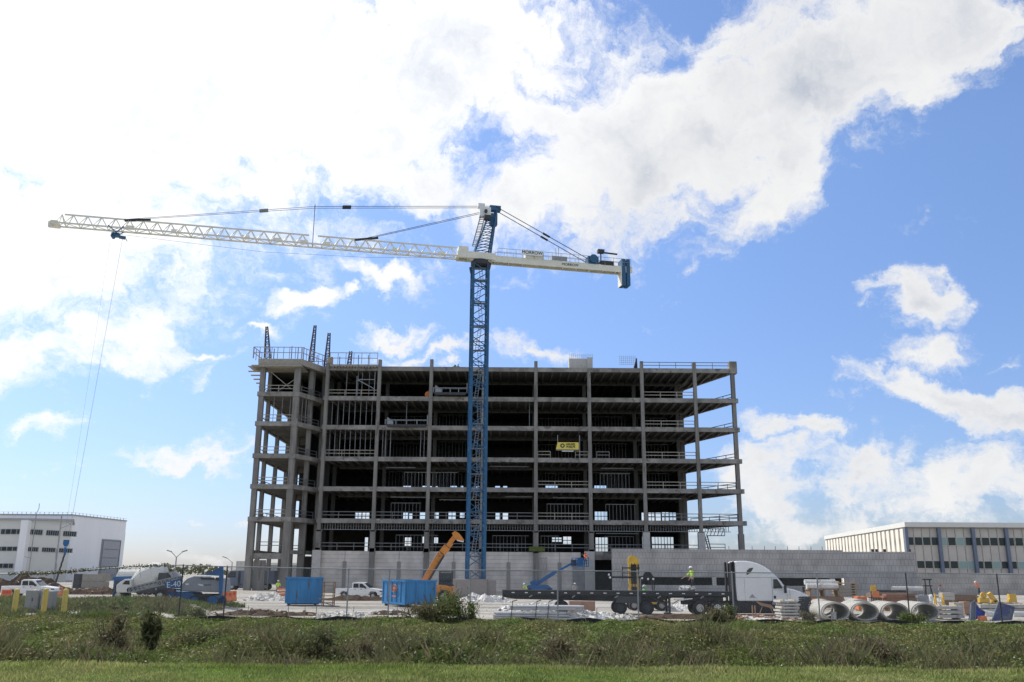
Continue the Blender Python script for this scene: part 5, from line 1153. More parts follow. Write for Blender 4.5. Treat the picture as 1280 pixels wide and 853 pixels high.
# far truck and containers between the machine and the frame building
r = T('box_truck', 'dark blue truck with trailer far behind, left of the concrete frame', 'truck', (X(283, 150, 1), 150, 0)); q = MB(); q.prism([(0, .6), (0, 2.3), (.5, 3.0), (1.8, 3.0), (1.8, .6)], 0, 2.4); q.build('cab', 'finblue', r, bevel=.08)
q = MB(); q.box(2.2, 7.5, 0, 2.4, 1.0, 3.0); q.build('box_body', 'finblue', r); q = MB(); q.prism([(.15, 1.9), (.15, 2.3), (.55, 2.8), (1.4, 2.8), (1.4, 1.9)], -.02, .01); q.build('side_window', 'glass', r)
for x_ in (.9, 4.5, 6.2):
    for s, yy in ((-1, .2), (1, 2.2)): wheel(x_, yy, .5, .35, r, s)
for i, (pa, pb, Y, h_, mt, lb) in enumerate(((294, 312, 165, 4.6, 'offw', 'pale shipping container stacked high behind the dark blue truck'), (330, 372, 210, 4.2, 'greybox', 'long low grey shed seen through the open ground storey at left'))):
    x0_ = X(pa, Y, 2); x1_ = X(pb, Y, 2); r = T('shed' if i else 'shipping_container', lb, 'shed' if i else 'container', (x0_, Y, 0)); q = MB(); q.box(0, x1_ - x0_, 0, 5, 0 if i else 2.4, h_); q.build('walls', mt, r)
    q = MB()
    for k in range(int((x1_ - x0_) / .6)): q.box(k * .6, k * .6 + .2, -.05, 0, .1 if i else 2.5, h_ - .1)
    q.build('ribs', mt, r)
    if not i: q = MB(); q.box(0, x1_ - x0_, 0, 5, 0, 2.35); q.build('lower_box', 'finblue', r)
    else: q = MB(); q.prism([(-.2, h_), (x1_ - x0_ + .2, h_), (x1_ - x0_, h_ + .5), (0, h_ + .5)], -.2, 5.2); q.build('roof', 'offw', r)
# orange traffic barriers
def barrier(px, py, Y, w, label, m='orange2'):
    x = X(px, Y, .5); r = T('traffic_barrier', label, 'barrier', (x, Y, 0), 0, 'orange plastic barriers'); q = MB()
    q.prism([(-.3, 0), (-.28, .25), (-.1, .45), (-.08, 1.0), (.08, 1.0), (.1, .45), (.28, .25), (.3, 0)], -w / 2, w / 2, ax='x')
    q.v = [Vector(v) for v in q.v]; q.build('body', m, r, bevel=.03); k = MB()
    for i in range(3): k.box(-w * .35 + i * w * .3, -w * .35 + i * w * .3 + .2, -.13, -.095, .6, .85)
    k.build('recess', 'red', r)
barrier(282, 742, 92, 1.4, 'orange plastic barrier just right of the tracked machine'); barrier(288, 742, 96, 1.2, 'orange plastic barrier nearest the fence corner, before the dark blue truck')
barrier(68, 734, 108, 1.8, 'orange barrier behind the grey cabinets, left'); barrier(8, 738, 95, 1.0, 'orange barrier behind the leftmost yellow bollard')
def barrel(px, Y, label):
    r = T('traffic_barrel', label, 'barrel', (X(px, Y, .5), Y, 0), 0, 'orange traffic barrels'); q = MB(); q.cyl((0, 0, 0), (0, 0, .12), .36, n=16); q.cyl((0, 0, .12), (0, 0, .55), .3, .28, 16); q.cyl((0, 0, .55), (0, 0, 1.0), .27, .24, 16); q.build('drum', 'orange2', r)
    for z_ in (.35, .7): k = MB(); k.cyl((0, 0, z_), (0, 0, z_ + .12), .305 - z_ * .05, n=16); k.build('band', 'white', r)
barrel(349, 111, 'orange barrel left of the closed skip, nearer of the pair'); barrel(354, 113, 'orange barrel left of the closed skip, touching it')
# ---- bollards and cabinets
for px, yb_, yt, lb in ((19.5, 775, 736, 'leftmost yellow bollard'), (43, 769, 737, 'yellow bollard between the two grey cabinets'), (56, 774, 735.5, 'yellow bollard in front of the grey cabinets'), (81, 773.5, 736, 'rightmost yellow bollard')):
    Y = 60.2 if px != 43 else 62.5; x = X(px, Y, 1); z0_ = terr(x, Y); z1_ = Zp(px, yt, Y); r = T('bollard', lb + ' at the left end of the fence', 'bollard', (x, Y, z0_), 0, 'yellow bollards'); q = MB(); h_ = z1_ - z0_
    rr = .165; q.cyl((0, 0, -.1), (0, 0, h_ - .12), rr, n=20, cap=False); q.cyl((0, 0, h_ - .12), (0, 0, h_ - .03), rr, rr * .75, 20, cap=False); q.cyl((0, 0, h_ - .03), (0, 0, h_), rr * .75, rr * .1, 20); q.build('post', 'byellow', r, smooth=False)
for pa, pb, yt, mt, lb in ((31, 47.5, 738, 'greybox', 'light grey electrical cabinet between the yellow bollards'), (50, 66, 739, 'hood', 'darker grey electrical cabinet right of the lighter one')):
    Y = 61.5; x0_ = X(pa, Y, 1); x1_ = X(pb, Y, 1); z0_ = terr(x0_, Y); h_ = Zp(pa, yt, Y) - z0_; r = T('electrical_cabinet', lb, 'cabinet', (x0_, Y, z0_)); w_ = x1_ - x0_
    MB().box(0, w_, 0, .5, .12, h_).build('housing', mt, r, bevel=.02); MB().box(-.05, w_ + .05, -.05, .55, -.1, .12).build('plinth', 'pilaster', r); k = MB(); k.box(.04, w_ / 2 - .01, -.02, -.002, .2, h_ - .08); k.box(w_ / 2 + .01, w_ - .04, -.02, -.002, .2, h_ - .08); d_ = k.build('door', mt, r); k = MB(); k.box(w_ / 2 + .05, w_ / 2 + .09, -.06, -.02, h_ * .5, h_ * .5 + .2); k.build('handle', 'dsteel', d_)
# ---- street lamps
def lamp(px, ytop, ybase, Y, label, twin=True):
    x = X(px, Y, 3); zt_ = Zp(px, ytop, Y); r = T('street_lamp', label, 'street lamp', (x, Y, 0), 0, 'street lamps left of the frame'); q = MB(); q.cyl((0, 0, 0), (0, 0, zt_ - .9), .16, .09, 8); q.build('pole', 'steel', r); sz = Y / 140
    for s in ((-1, 1) if twin else (-1,)):
        k = MB(); k.path([(0, 0, zt_ - 1), (s * .5 * sz, 0, zt_ - .45), (s * .9 * sz, 0, zt_ - .1)], .06, 6); a_ = k.build('arm', 'steel', r); k = MB(); k.cbox((s * 1.15 * sz, 0, zt_), (.75 * sz, .35, .16), 0, 0, s * -.3); k.build('lamp_head', 'greybox', a_)
lamp(219, 689, 742, 150, 'tall twin armed street lamp left of the tracked machine\'s blue arm'); lamp(289.5, 697, 740, 190, 'tall street lamp just left of the concrete frame building', False); lamp(296, 710, 735, 330, 'small distant street lamp between the tracked machine and the frame', True)
for px, yt, Y, lb in ((38.5, 648, 150, 'thin grey pole with a crooked top in front of the left office block'), (71, 651, 140, 'thick dark grey pole in front of the left office block')):
    x = X(px, Y, 5); zt_ = Zp(px, yt - 6, Y); r = T('utility_pole', lb, 'pole', (x, Y, 0)); q = MB(); q.cyl((0, 0, 0), (-.0, 0, zt_), .14 if px > 50 else .09, .1 if px > 50 else .07, 8); q.build('shaft', 'hood' if px > 50 else 'steel', r)
    k = MB()
    if px < 50: k.path([(0, 0, zt_), (.3, 0, zt_ + .8), (.25, 0, zt_ + 1.6)], .05); k2 = MB(); k2.bar((-1.0, 0, zt_ * .42), (.1, 0, zt_ * .4), .12); k2.build('cross_arm', 'hood', r)
    else: k.bar((0, 0, zt_ - .6), (1.6, 0, zt_ - 1.2), .12); k.bar((.0, 0, zt_ - 1.9), (1.6, 0, zt_ - 1.2), .08); k2 = MB(); k2.path([(-.1, -.2, zt_ * .55), (.0, -.25, zt_ * .42), (.3, -.25, zt_ * .33), (.3, -.2, .2)], .07); k2.build('cable', 'hood', r)
    k.build('bracket', 'hood', r)
# ================================================================ BANNER + SWING STAGES ON THE BUILDING
Ys = 148.9; p_ = at(697, 553, Ys); q_ = at(723.5, 562, Ys); r = T('hanging_banner_platform', 'yellow bannered work platform hanging on the front of the frame', 'work platform', (p_.x, Ys, q_.z)); w_ = q_.x - p_.x; h_ = p_.z - q_.z
MB().prism([(-.28, 0), (0, h_), (w_, h_), (w_, 0)], 0, .08).build('banner', 'banner', r)
k = MB(); 
for xx in (0.02, w_ + .15): k.bar((xx, .1, -1.6 if xx > 1 else h_ * .9), (xx, .1, h_ + 1.2), .09)
k.box(-.2, w_, .1, 1.0, -.12, -.02); k.build('frame', 'greybox', r)
k = MB(); k.cyl((.8, -.01, h_ * .52), (.8, -.03, h_ * .52), .36, n=20); lg = k.build('emblem', 'ink', r); k = MB(); k.cyl((.8, -.031, h_ * .52), (.8, -.04, h_ * .52), .17, n=16); k.build('emblem_centre', 'banner', lg)
text('lettering', 'HENSEL', .46, 'ink', r, (2.15, -.02, h_ * .7), ext=.01, bold=.012); text('lettering', 'PHELPS', .46, 'ink', r, (2.15, -.02, h_ * .34), ext=.01, bold=.012)
k = MB(); k.box(.7, 2.6, -.02, .05, -.38, -.2); k.build('lower_strip', 'offw', r)
for (a_, b_, yb_, h_, lb) in (((541.5, 583.5, 494, .8, 'steel work platform hanging in the top storey bay left of the crane mast')), ((483, 535, 534, .85, 'steel work platform hanging one storey lower, further left of the crane mast'))):
    x0_ = X(a_, 148.9, 30); x1_ = X(b_, 148.9, 30); z_ = Zp(a_, yb_, 148.9); r = T('swing_stage', lb, 'work platform', (x0_, 148.4, z_), 0, 'work platforms on the frame'); w_ = x1_ - x0_
    MB().prism([(.4, 0), (0, .4), (w_, .4), (w_ - .3, 0)], 0, .8).build('platform', 'dsteel', r); k = MB()
    for yy in (0, .8):
        k.bar((0, yy, 1.15), (w_, yy, 1.15), .07)
        for i in range(5): xx = w_ * i / 4; k.bar((xx, yy, .4), (xx, yy, 1.2 + (.8 if i == 4 else 0)), .07)
    k.prism([(.3, .4), (.3, 1.6), (1.3, .9), (1.3, .4)], .1, .2); k.build('rail', 'steel', r)
r = T('orange_compressor', 'small orange machine beside a column in the top storey left of the crane', 'machine', (X(535, 150.4, 31), 150.3, FL[4])); q = MB(); q.cyl((0, 0, .5), (0, .6, .5), .55, n=14); q.box(-.4, .3, .1, .7, 0, .3); q.build('housing', 'orange2', r); k = MB(); k.cyl((.1, -.02, 1.2), (.6, .3, 1.5), .1); k.build('exhaust', 'steel', r)
# ================================================================ PIPES, STACKS AND CLUTTER
def pipe(px, py, Yn_, L, label, rx=.93, rz=.62, dx=.1):
    c = at(px, py, Yn_); c.z = rz; r = T('concrete_pipe', label, 'concrete pipe', (c.x, Yn_, 0), 0, 'large oval concrete pipes'); q = MB(); q.tube((0, 0, rz), (dx * L, L, rz), rx, rz, .13); q.build('barrel', 'pipe', r, smooth=False, bevel=.015)
    k = MB(); k.tube((-.003 * 0, -.12, rz), (0, -.002, rz), rx - .055, rz - .055, .075); k.build('spigot', 'pipe', r); return r
pipe(1044.5, 766, 62.5, 4.0, 'large oval concrete pipe, leftmost of the near row')
pipe(1081, 767, 62.8, 3.6, 'large oval concrete pipe, second from left in the near row')
pipe(1118.5, 767, 63, 3.6, 'large oval concrete pipe, third from left in the near row')
pipe(1157, 767, 63.2, 4.2, 'large oval concrete pipe, rightmost of the near row')
pipe(1030, 757, 68, 2.4, 'large oval concrete pipe behind the leftmost one', dx=.2); pipe(1075, 757, 69, 2.4, 'large oval concrete pipe behind the second one', dx=.2)
def stack(name, label, cat, px0, px1, ybot, Y, n, hh, depth, m, gap=.01, part='board', jitter=.15, group=None, z0_=None, rows=1):
    x0_ = X(px0, Y, .5); x1_ = X(px1, Y, .5); z = (terr(x0_, Y) if z0_ is None else z0_); r = T(name, label, cat, (x0_, Y, z), 0, group); w = x1_ - x0_; q = MB(); zz_ = .12
    for i in range(n):
        j = rng.uniform(-jitter, jitter); k = MB(); k.cbox((w / 2 + j, depth / 2 + rng.uniform(-.05, .05), zz_ + hh / 2), (w * (1 - abs(j) * .2), depth, hh), rng.uniform(-.015, .015)); zz_ += hh + gap
        k.build(part, m, r)
        if gap > .03: q.box(w * .15, w * .15 + .09, .1, depth - .1, zz_ - gap, zz_); q.box(w * .85 - .09, w * .85, .1, depth - .1, zz_ - gap, zz_)
    q.box(w * .12, w * .12 + .12, 0, depth, -.05, .12); q.box(w * .88 - .12, w * .88, 0, depth, -.05, .12); q.build('bearer', 'wood', r); return r
stack('concrete_plank_stack', 'stack of pale concrete planks in front of the semi truck front wheel', 'concrete planks', 977, 999.5, 768, 64.5, 6, .13, 1.6, 'conc_new', .07, 'plank', .12)
r = T('mesh_bale', 'dark upright mesh bale right of the stacked concrete planks', 'mesh bale', (X(1001, 66.5, .5), 66.5, 0)); q = MB()
for i in range(11):
    q.cyl((.06, 0, .1 + i * .13), (.72, .0, .1 + i * .13), .055, n=6); q.cyl((.06, .5, .1 + i * .13), (.72, .5, .1 + i * .13), .055, n=6)
for i in range(7): q.cyl((.06 + i * .11, -.03, .05), (.06 + i * .11, -.03, 1.5), .03, n=6)
q.build('bars', 'dsteel', r)
stack('lumber_stack', 'brown lumber stack behind the two left concrete pipes', 'lumber', 1010, 1056, 748, 84, 8, .11, 1.2, 'lumber', .012, 'board')
stack('lumber_stack', 'long reddish brown lumber stack behind the third pipe', 'lumber', 1091, 1147, 752, 82, 11, .11, 1.3, 'lumber', .012, 'board')
stack('brick_pallet', 'red brown brick stack left of the fence post behind the pipes', 'bricks', 1107, 1134, 752, 80.5, 8, .15, .9, 'brickred', .012, 'course')
stack('lumber_stack', 'dark brown lumber stack under the leaning worker in orange', 'lumber', 1193, 1224, 752, 92, 8, .12, 1.4, 'lumber', .012, 'board')
stack('crate_stack', 'blue grey crate stack between lumber and the yellow folding frame', 'crates', 1148, 1162, 750, 83, 3, .36, 1.1, 'hood', .02, 'crate', .03)
stack('pallet_stack', 'pale slatted timber pallets stacked behind the grey pipes, on the brown lumber', 'pallets', 1046, 1076, 733, 86, 6, .1, 1.0, 'wood', .12, 'slat', .08, z0_=.95)
for i, (a_, b_, y_, lb) in enumerate(((1006, 1044, 728, 'upper white wrapped roll on the rack behind the pipes'), (1008, 1047, 733, 'lower white wrapped roll on the rack behind the pipes'))):
    Y = 85 + i * -.6; x0_ = X(a_, Y, 2); x1_ = X(b_, Y, 2); z_ = Zp(a_, y_, Y); o = MB().cyl((0, 0, 0), (x1_ - x0_, 0, 0), .24, n=16).build('wrapped_roll', 'plast', None); o.location = (x0_, Y, z_); tag(o, lb, 'roll', 'white wrapped rolls')
r = T('timber_rack', 'low dark timber rack carrying white wrapped rolls behind the pipes', 'rack', (X(1008, 85, 1), 84.8, 0)); q = MB(); zr_ = Zp(1008, 736, 85)
for xx in (.1, 1.3, 2.6): q.box(xx, xx + .12, -.6, .6, 0, zr_); 
q.box(0, 2.8, -.6, .6, zr_ - .1, zr_); q.build('frame', 'lumber', r)
r = T('rebar_bundle', 'bundle of black bars lying on the lumber behind the third pipe', 'rebar', (X(1094, 81.8, 1), 82.6, 1.47)); q = MB()
for i in range(14): q.cyl((rng.uniform(0, .3), rng.uniform(-.3, .3), .05 + .05 * (i % 4)), (3.0, rng.uniform(-.3, .3), .05 + .05 * (i % 4)), .03, n=6)
q.build('bars', 'dsteel', r)
o = MB(); n_ = 18; o.tube((0, 0, .19), (2.7, 0, .19), .19, .19, .02, 18); o = o.build('white_pipe', 'plast', None); o.location = (X(1115, 84, 2), 84, 1.62); tag(o, 'white plastic pipe lying on top of the long lumber stack', 'pipe')
def sign(px, py, Y, w, h, m, label, name='barricade_sign', z=None):
    p = at(px, py, Y); zb_ = 0; r = T(name, label, 'sign', (p.x, Y, 0)); MB().box(-w / 2, w / 2, -.02, .02, p.z - h / 2, p.z + h / 2).build('panel', m, r); k = MB()
    for xx in (-w / 2 + .05, w / 2 - .05): k.bar((xx, .05, 0), (xx, .05, p.z + h / 2), .05)
    k.bar((-w / 2, .3, .02), (w / 2, .3, .02), .05); k.build('legs', 'dsteel', r); return r
sign(1091.5, 735.5, 79, .5, .5, 'yellow', 'yellow square sign panel above an orange one behind the pipes'); sign(1095, 743, 78.6, .55, .5, 'orange2', 'orange square panel below the yellow sign behind the pipes')
stack('orange_crate_stack', 'orange plastic crates stacked left of the yellow sign', 'crates', 1073, 1085, 748, 80, 3, .33, .9, 'orange2', .04, 'crate', .04)
o = stack('white_post_bundle', 'white upright post between the orange crates and the yellow sign', 'post', 1086.5, 1089.5, 750, 78.2, 1, 1.0, .2, 'plast', .0, 'post', 0)
stack('orange_tarp_bundle', 'faded red orange bundle left of the lumber near the semi truck', 'bundle', 1019, 1032, 746, 80, 3, .28, .7, 'orange2', .0, 'layer', .05)
r = T('folding_frame', 'yellow folding frame ladder standing behind the rightmost pipe', 'ladder', (X(1171, 74, 1), 74, 0)); q = MB(); zt_ = Zp(1171, 742, 74)
for xx in (0, .62): q.bar((xx, 0, 0), (xx, .25, zt_), .09); q.bar((xx, .6, 0), (xx, .25, zt_), .07)
for i in range(4): q.bar((0, .05 + i * .05, .3 + i * .32), (.62, .05 + i * .05, .3 + i * .32), .05)
q.build('frame', 'yellow', r)
r = T('sawhorse_stand', 'black steel double stand silhouetted against the low block wall', 'stand', (X(1160, 105, 2), 105, 0)); zt_ = Zp(1160, 724.5, 105); zl_ = Zp(1160, 732.5, 105); q = MB()
q.bar((-.55, 0, zt_), (.45, 0, zt_), .14)
for s in (-.3, .2): q.bar((s, 0, zl_), (s, 0, zt_), .1)
q.bar((-.5, 0, zl_), (.45, 0, zl_), .12)
for s in (-.45, .4): q.bar((s, -.4, 0), (s * .6, 0, zl_), .08); q.bar((s, .4, 0), (s * .6, 0, zl_), .08)
q.build('frame', 'black', r)
stack('beige_crate', 'pale beige crate behind the yellow folding frame', 'crate', 1180, 1194, 743, 90, 2, .32, 1.0, 'bpanel', .01, 'crate', 0, z0_=.6)
stack('timber_blocking', 'timber blocking carrying the pale beige crate', 'blocking', 1178, 1196, 748, 90, 3, .2, 1.1, 'lumber', .01, 'block', .02)
stack('concrete_block', 'tan concrete block pair left of the blue barricades', 'concrete block', 1193, 1204.5, 757, 72, 2, .42, .8, 'pipe', .01, 'block', .02)
stack('concrete_block', 'brown crate block right of the tan block pair', 'crate', 1205, 1213, 757, 73, 2, .45, .8, 'card', .01, 'block', .02)
stack('kerb_stack', 'low white concrete kerb units on timber, right of the pipes', 'kerb units', 1172, 1204, 774, 66, 3, .2, 1.2, 'conc_new', .09, 'unit', .1)
stack('beam_stack', 'long pale concrete beams stacked at the right edge behind the blue barricades', 'concrete beams', 1226, 1300, 766, 76, 2, .28, 1.2, 'pipe', .06, 'beam', .1)
for i, (px, py, Y, s_, lb) in enumerate(((1230, 746, 82, .55, 'yellow machine part with ring, nearest the leaning worker'), (1241.5, 747, 82, .5, 'slanted yellow machine part left of the right fence post'), (1266.5, 748, 82, .55, 'square yellow machine part near the right edge'))):
    p = at(px, py, Y); r = T('yellow_equipment', lb, 'equipment', (p.x, Y, 0), 0, 'yellow equipment on the right'); q = MB()
    if i == 0: q.cyl((0, 0, p.z + .1), (0, .2, p.z + .1), .26, n=16); q.cyl((0, -.05, p.z + .1), (0, .25, p.z + .1), .1, n=12); q.box(-.4, .45, 0, .4, p.z - .5, p.z - .1)
    elif i == 1: q.cbox((0, .2, p.z), (.3, .4, .9), 0, 0, -.6); q.box(-.1, .4, 0, .4, p.z - .5, p.z - .25)
    else: q.box(-.3, .3, 0, .4, p.z - .35, p.z + .35); q.box(-.4, -.3, 0, .4, p.z - .3, p.z - .1)
    q.build('housing', 'yellow', r); k = MB(); k.box(-.35, .4, .05, .35, 0, p.z - .5); k.build('base', 'dsteel', r)
# blue tarp barricade frames
def barricade(pts, Y, label, m='tarpblue', thick=.1):
    ps = [at(a, b, Y) for a, b in pts]; x0_ = ps[0].x; r = T('tarp_barricade', label, 'barricade', (x0_, Y, 0), 0, 'blue tarp covered frames'); MB().prism([(p.x - x0_, max(0, p.z)) for p in ps], 0, thick).build('tarp', m, r); q = MB()
    for a, b in zip(ps, ps[1:] + ps[:1]): q.bar((a.x - x0_, -.03, max(0.03, a.z)), (b.x - x0_, -.03, max(.03, b.z)), .06)
    q.bar((ps[0].x - x0_, 0, .02), (ps[0].x - x0_ + .4, 1.0, .02), .06); q.bar((ps[1].x - x0_, .05, max(0.1, ps[1].z) - .05), (ps[1].x - x0_ + .2, 1.0, .02), .05); q.build('frame', 'finblue', r)
barricade([(1213, 775), (1214, 754), (1218.5, 751), (1218.5, 774)], 65, 'narrow blue barricade panel seen edge on, left of the crumpled blue tarp', 'finblue'); barricade([(1219, 774), (1219, 754), (1224, 761), (1231, 765), (1230, 770), (1223, 773)], 65.4, 'bright blue crumpled tarp on the narrow barricade', thick=.4)
barricade([(1240, 778), (1248, 753), (1268, 759), (1264, 775)], 64.5, 'tilted dark blue mesh covered frame at the right edge', mat('blue_mesh_cover', (.06, .08, .2), .8, .3, 2, spot=(.15, .17, .2), spot_t=.5, spot_scale=1.2))
o = MB().cyl((0, 0, .25), (1.3, 0, .12), .22, .16, 14).build('white_duct', 'plast', None); o.location = (X(1230, 67, .5), 67, .15); tag(o, 'white tapered duct lying between the two blue barricades', 'duct')
o = MB().cyl((0, 0, .25), (2.5, .3, .2), .2, .2, 14).build('white_duct', 'plast', None); o.location = (X(1265, 66, .5), 66, .15); tag(o, 'long white duct lying right of the blue mesh frame', 'duct')
o = MB().prism([(0, 0), (.05, .3), (.45, .32), (.5, 0)], 0, .4).build('orange_tub', 'orange2', None, bevel=.02); o.location = (X(1225, 64.6, .3), 64.6, 0); tag(o, 'small orange tub on the ground beside the blue tarp', 'tub')
o = MB().cyl((0, 0, 0), (0, 0, .5), .17, .2, 14).build('white_bucket', 'plast', None, bevel=.02); o.location = (X(1042, 62.9, .4), 62.9, .1); tag(o, 'white bucket standing inside the mouth of the leftmost near pipe', 'bucket')
for px, Y, lb, m_ in ((1153, 84, 'white sheeted lump between lumber and blue grey crates', 'plast'), (1167, 86, 'white sacks behind the yellow folding frame', 'plast')):
    pass
# sacks / rubble heaps
def heap(name, label, cat, px, Y, w, d, h, m, n=0, seed=0, chips=None, z=0, group=None):
    rs = np.random.default_rng(seed); x = X(px, Y, .2); r = T(name, label, cat, (x, Y, z), 0, group); q = MB(); nx, ny = 26, 12
    H_ = []
    ph = rs.uniform(0, 6, 8)
    for j in range(ny + 1):
        for i in range(nx + 1):
            u = i / nx * 2 - 1; v = j / ny * 2 - 1; e = max(0, 1 - (u * u + v * v)); s_ = .55 + .25 * math.sin(u * 5 + ph[0]) * math.cos(v * 3 + ph[1]) + .2 * math.sin(u * 11 + ph[2] + v * 7) + .05 * rs.normal()
            H_.append(Vector((u * w / 2, v * d / 2, h * e ** .6 * max(.1, s_) - .03)))
    q.add(H_, [(j * (nx + 1) + i, j * (nx + 1) + i + 1, (j + 1) * (nx + 1) + i + 1, (j + 1) * (nx + 1) + i) for j in range(ny) for i in range(nx)]); q.build('mound', m, r)
    if chips:
        k = MB()
        for i in range(n): u = rs.uniform(-1, 1); v = rs.uniform(-1, .3); k.cbox((u * w / 2, v * d / 2, .04 + h * .5 * max(0, 1 - u * u - v * v) ** .6 + rs.uniform(0, .08)), (rs.uniform(.08, .4), rs.uniform(.06, .25), rs.uniform(.02, .12)), rs.uniform(0, 3), rs.uniform(-.6, .6), rs.uniform(-.5, .5))
        k.build('debris', chips, r)
    return r
G1 = 'soil mounds on the site'; G2 = 'white rubble heaps on the site'
heap('soil_mound', 'long dark soil mound left, in front of the closed skip', 'soil mound', 335, 66, 8.2, 2.2, .5, 'soil', 30, 1, 'lumber', group=G1); heap('soil_mound', 'dark soil mound in front of the silver pickup', 'soil mound', 446, 100, 7, 2.5, .75, 'soil', 0, 2, group=G1)
heap('soil_mound', 'small dark soil mound in front of the open skip', 'soil mound', 489, 68, 3.2, 1.8, .45, 'soil', 20, 3, 'sandw', group=G1); heap('soil_mound', 'low dark soil strip below the truck rear wheels', 'soil mound', 860, 65, 9.5, 2.0, .4, 'soil', 14, 4, 'lumber', group=G1)
heap('rubble_heap', 'white rubble heap with dark gaps at the fence, left centre', 'rubble', 428, 62.5, 3.4, 2.5, .6, 'sandw', 60, 5, 'plast', group=G2); heap('rubble_heap', 'white rubble heap left of the closed skip near the orange barrels', 'rubble', 333, 98, 4.5, 3, 1.1, 'sandw', 40, 6, 'plast', group=G2)
heap('rubble_heap', 'white sheet and sack heap right of the crane foundation', 'rubble', 604, 98, 5.6, 2.5, 1.1, 'plast', 60, 7, 'plast', group=G2); heap('rubble_heap', 'small white heap left of the crane foundation', 'rubble', 557, 95, 2.2, 2, .9, 'sandw', 20, 8, 'plast', group=G2)
heap('rubble_heap', 'white crumpled plastic pile right of the conduit pile', 'rubble', 732, 63.5, 4.6, 2, .75, 'plast', 60, 9, 'plast', group=G2); heap('rubble_heap', 'white debris line on the ground behind the conduit pile', 'rubble', 672, 76, 6.5, 2, .9, 'plast', 50, 10, 'plast', group=G2)
heap('rubble_heap', 'flat pinkish white debris under the semi truck cab', 'rubble', 945, 63, 5.0, 2, .4, 'sandw', 60, 11, 'card', group=G2); heap('rubble_heap', 'white heap beyond the flatbed under its landing legs', 'rubble', 860, 80, 5, 3, .9, 'plast', 20, 12, 'plast', group=G2)
heap('rubble_heap', 'mixed debris heap behind the blue barricades at right', 'rubble', 1250, 88, 6.5, 3, .9, 'lumber', 70, 13, 'hood', group=G2); heap('rubble_heap', 'white sack heap behind the yellow folding frame', 'rubble', 1165, 88, 2.2, 2, 1.5, 'plast', 20, 14, 'plast', group=G2)
heap('rubble_heap', 'small pale debris with orange piece right of the crumpled plastic', 'rubble', 774, 63, 2.6, 1.6, .5, 'sandw', 10, 15, 'plast', group=G2)
heap('soil_mound', 'reddish soil mound behind the grey cabinets at far left', 'soil mound', 20, 125, 16, 5, 2.8, 'soil', 40, 16, 'sandw', group=G1); heap('rubble_heap', 'tan spoil heap with timber left of the mixer truck', 'rubble', 112, 118, 9, 4, 1.2, 'soil', 60, 17, 'lumber', group=G2)
# conduits pile
r = T('conduit_pile', 'pile of long grey plastic conduits lying at the fence in the middle', 'conduit pile', (X(616, 62.5, .3), 62.5, 0)); 
for i in range(30):
    lay = i % 5; row = i // 5; back = row * .3; x0_ = rng.uniform(0, .25) + (1.0 if lay > 2 else 0); L_c = (4.6 if lay < 3 else 4.4) + rng.uniform(0, .5); z_ = .08 + lay * .15 + (.12 if lay > 2 else 0); q = MB()
    if i % 6 == 0: q.path([(x0_, back, z_), (x0_ + L_c * .6, back, z_ + .03), (x0_ + L_c, back - .1, z_ - .05), (x0_ + L_c + .7, back - .3, max(.08, z_ - .4)), (x0_ + L_c + 1.1, back - .4, .08)], .07, 8)
    else: q.cyl((x0_, back, z_), (x0_ + L_c, back + rng.uniform(-.1, .1), z_ + rng.uniform(-.02, .02)), .07, n=8)
    q.build('conduit', 'pvc', r)
q = MB()
for xx in (1.2, 2.8, 3.6): q.bar((xx, -.12, .1), (xx + .1, -.12, 1.15), .05); q.bar((xx + .1, -.12, 1.15), (xx + .4, .8, 1.2), .05)
q.build('stake', 'dsteel', r)
r = stack('brown_crate', 'brown tan crate pair on the ground under the flatbed trailer', 'crate', 712, 744, 758, 69.3, 1, .85, .9, 'card', 0, 'crate', 0); q = MB(); q.box(.95, .97, -.06, 0, .13, .95); q.build('joint', 'lumber', r)
# timber rack right of skip one
r = T('timber_rack', 'empty dark timber rack with open shelves beside the closed blue skip', 'rack', (X(403, 82, 1), 82, 0)); zt_ = Zp(403, 727.5, 82); w_ = X(416.5, 82, 1) - X(403, 82, 1); q = MB()
for xx in (0, w_):
    for yy in (0, .7): q.bar((xx, yy, 0), (xx, yy, zt_ if yy else zt_), .08)
for i in range(7): z_ = zt_ - i * (zt_ / 7.2); q.box(0, w_, -.04, .74, z_ - .05, z_)
q.bar((-.3, -.05, zt_ * .32), (w_ + 1.4, -.05, zt_ * .3), .1); q.bar((0, -.05, zt_ * .2), (w_, -.05, zt_ * .05), .07); q.build('frame', 'lumber', r)
# rusty props beside the truck skirt
r = T('steel_trestle', 'rusty brown trestle with bent sheet under the semi truck side skirt', 'trestle', (X(941, 63.5, .3), 63.5, 0)); q = MB(); q.bar((0, 0, 0), (0, 0, .95), .06); q.bar((.18, 0, 0), (.18, 0, .95), .06); q.prism([(.3, 1.2), (.7, 1.1), (1.2, 1.0), (1.5, .7), (1.2, .8), (.6, .95)], -.2, .2); q.bar((1.2, 0, .8), (1.6, 0, 0), .04); q.bar((.7, 0, .95), (.3, 0, 0), .04); q.build('frame', 'card', r)
# left side small things behind fence
stack('tan_container', 'tan slatted waste container in front of the white hall door', 'container', 92, 128, 738, 150, 2, 1.05, 2.5, 'rail', .05, 'panel', 0)
r = T('dark_container', 'dark open crate beside the tan slatted container, left', 'container', (X(95, 148, 1), 147, 0)); MB().box(0, .9, 0, 1, 0, 2.3).build('body', 'dsteel', r); MB().box(-.12, 0, -.02, 1, 0, 2.4).build('frame', 'offw', r)
SUNE, SKYS, CLOUDB, EXPO = 4.2, .15, 5.6, 0.12; SKYTINT = (.87, .96, 1.14); HZT = (.50, .57, .82)
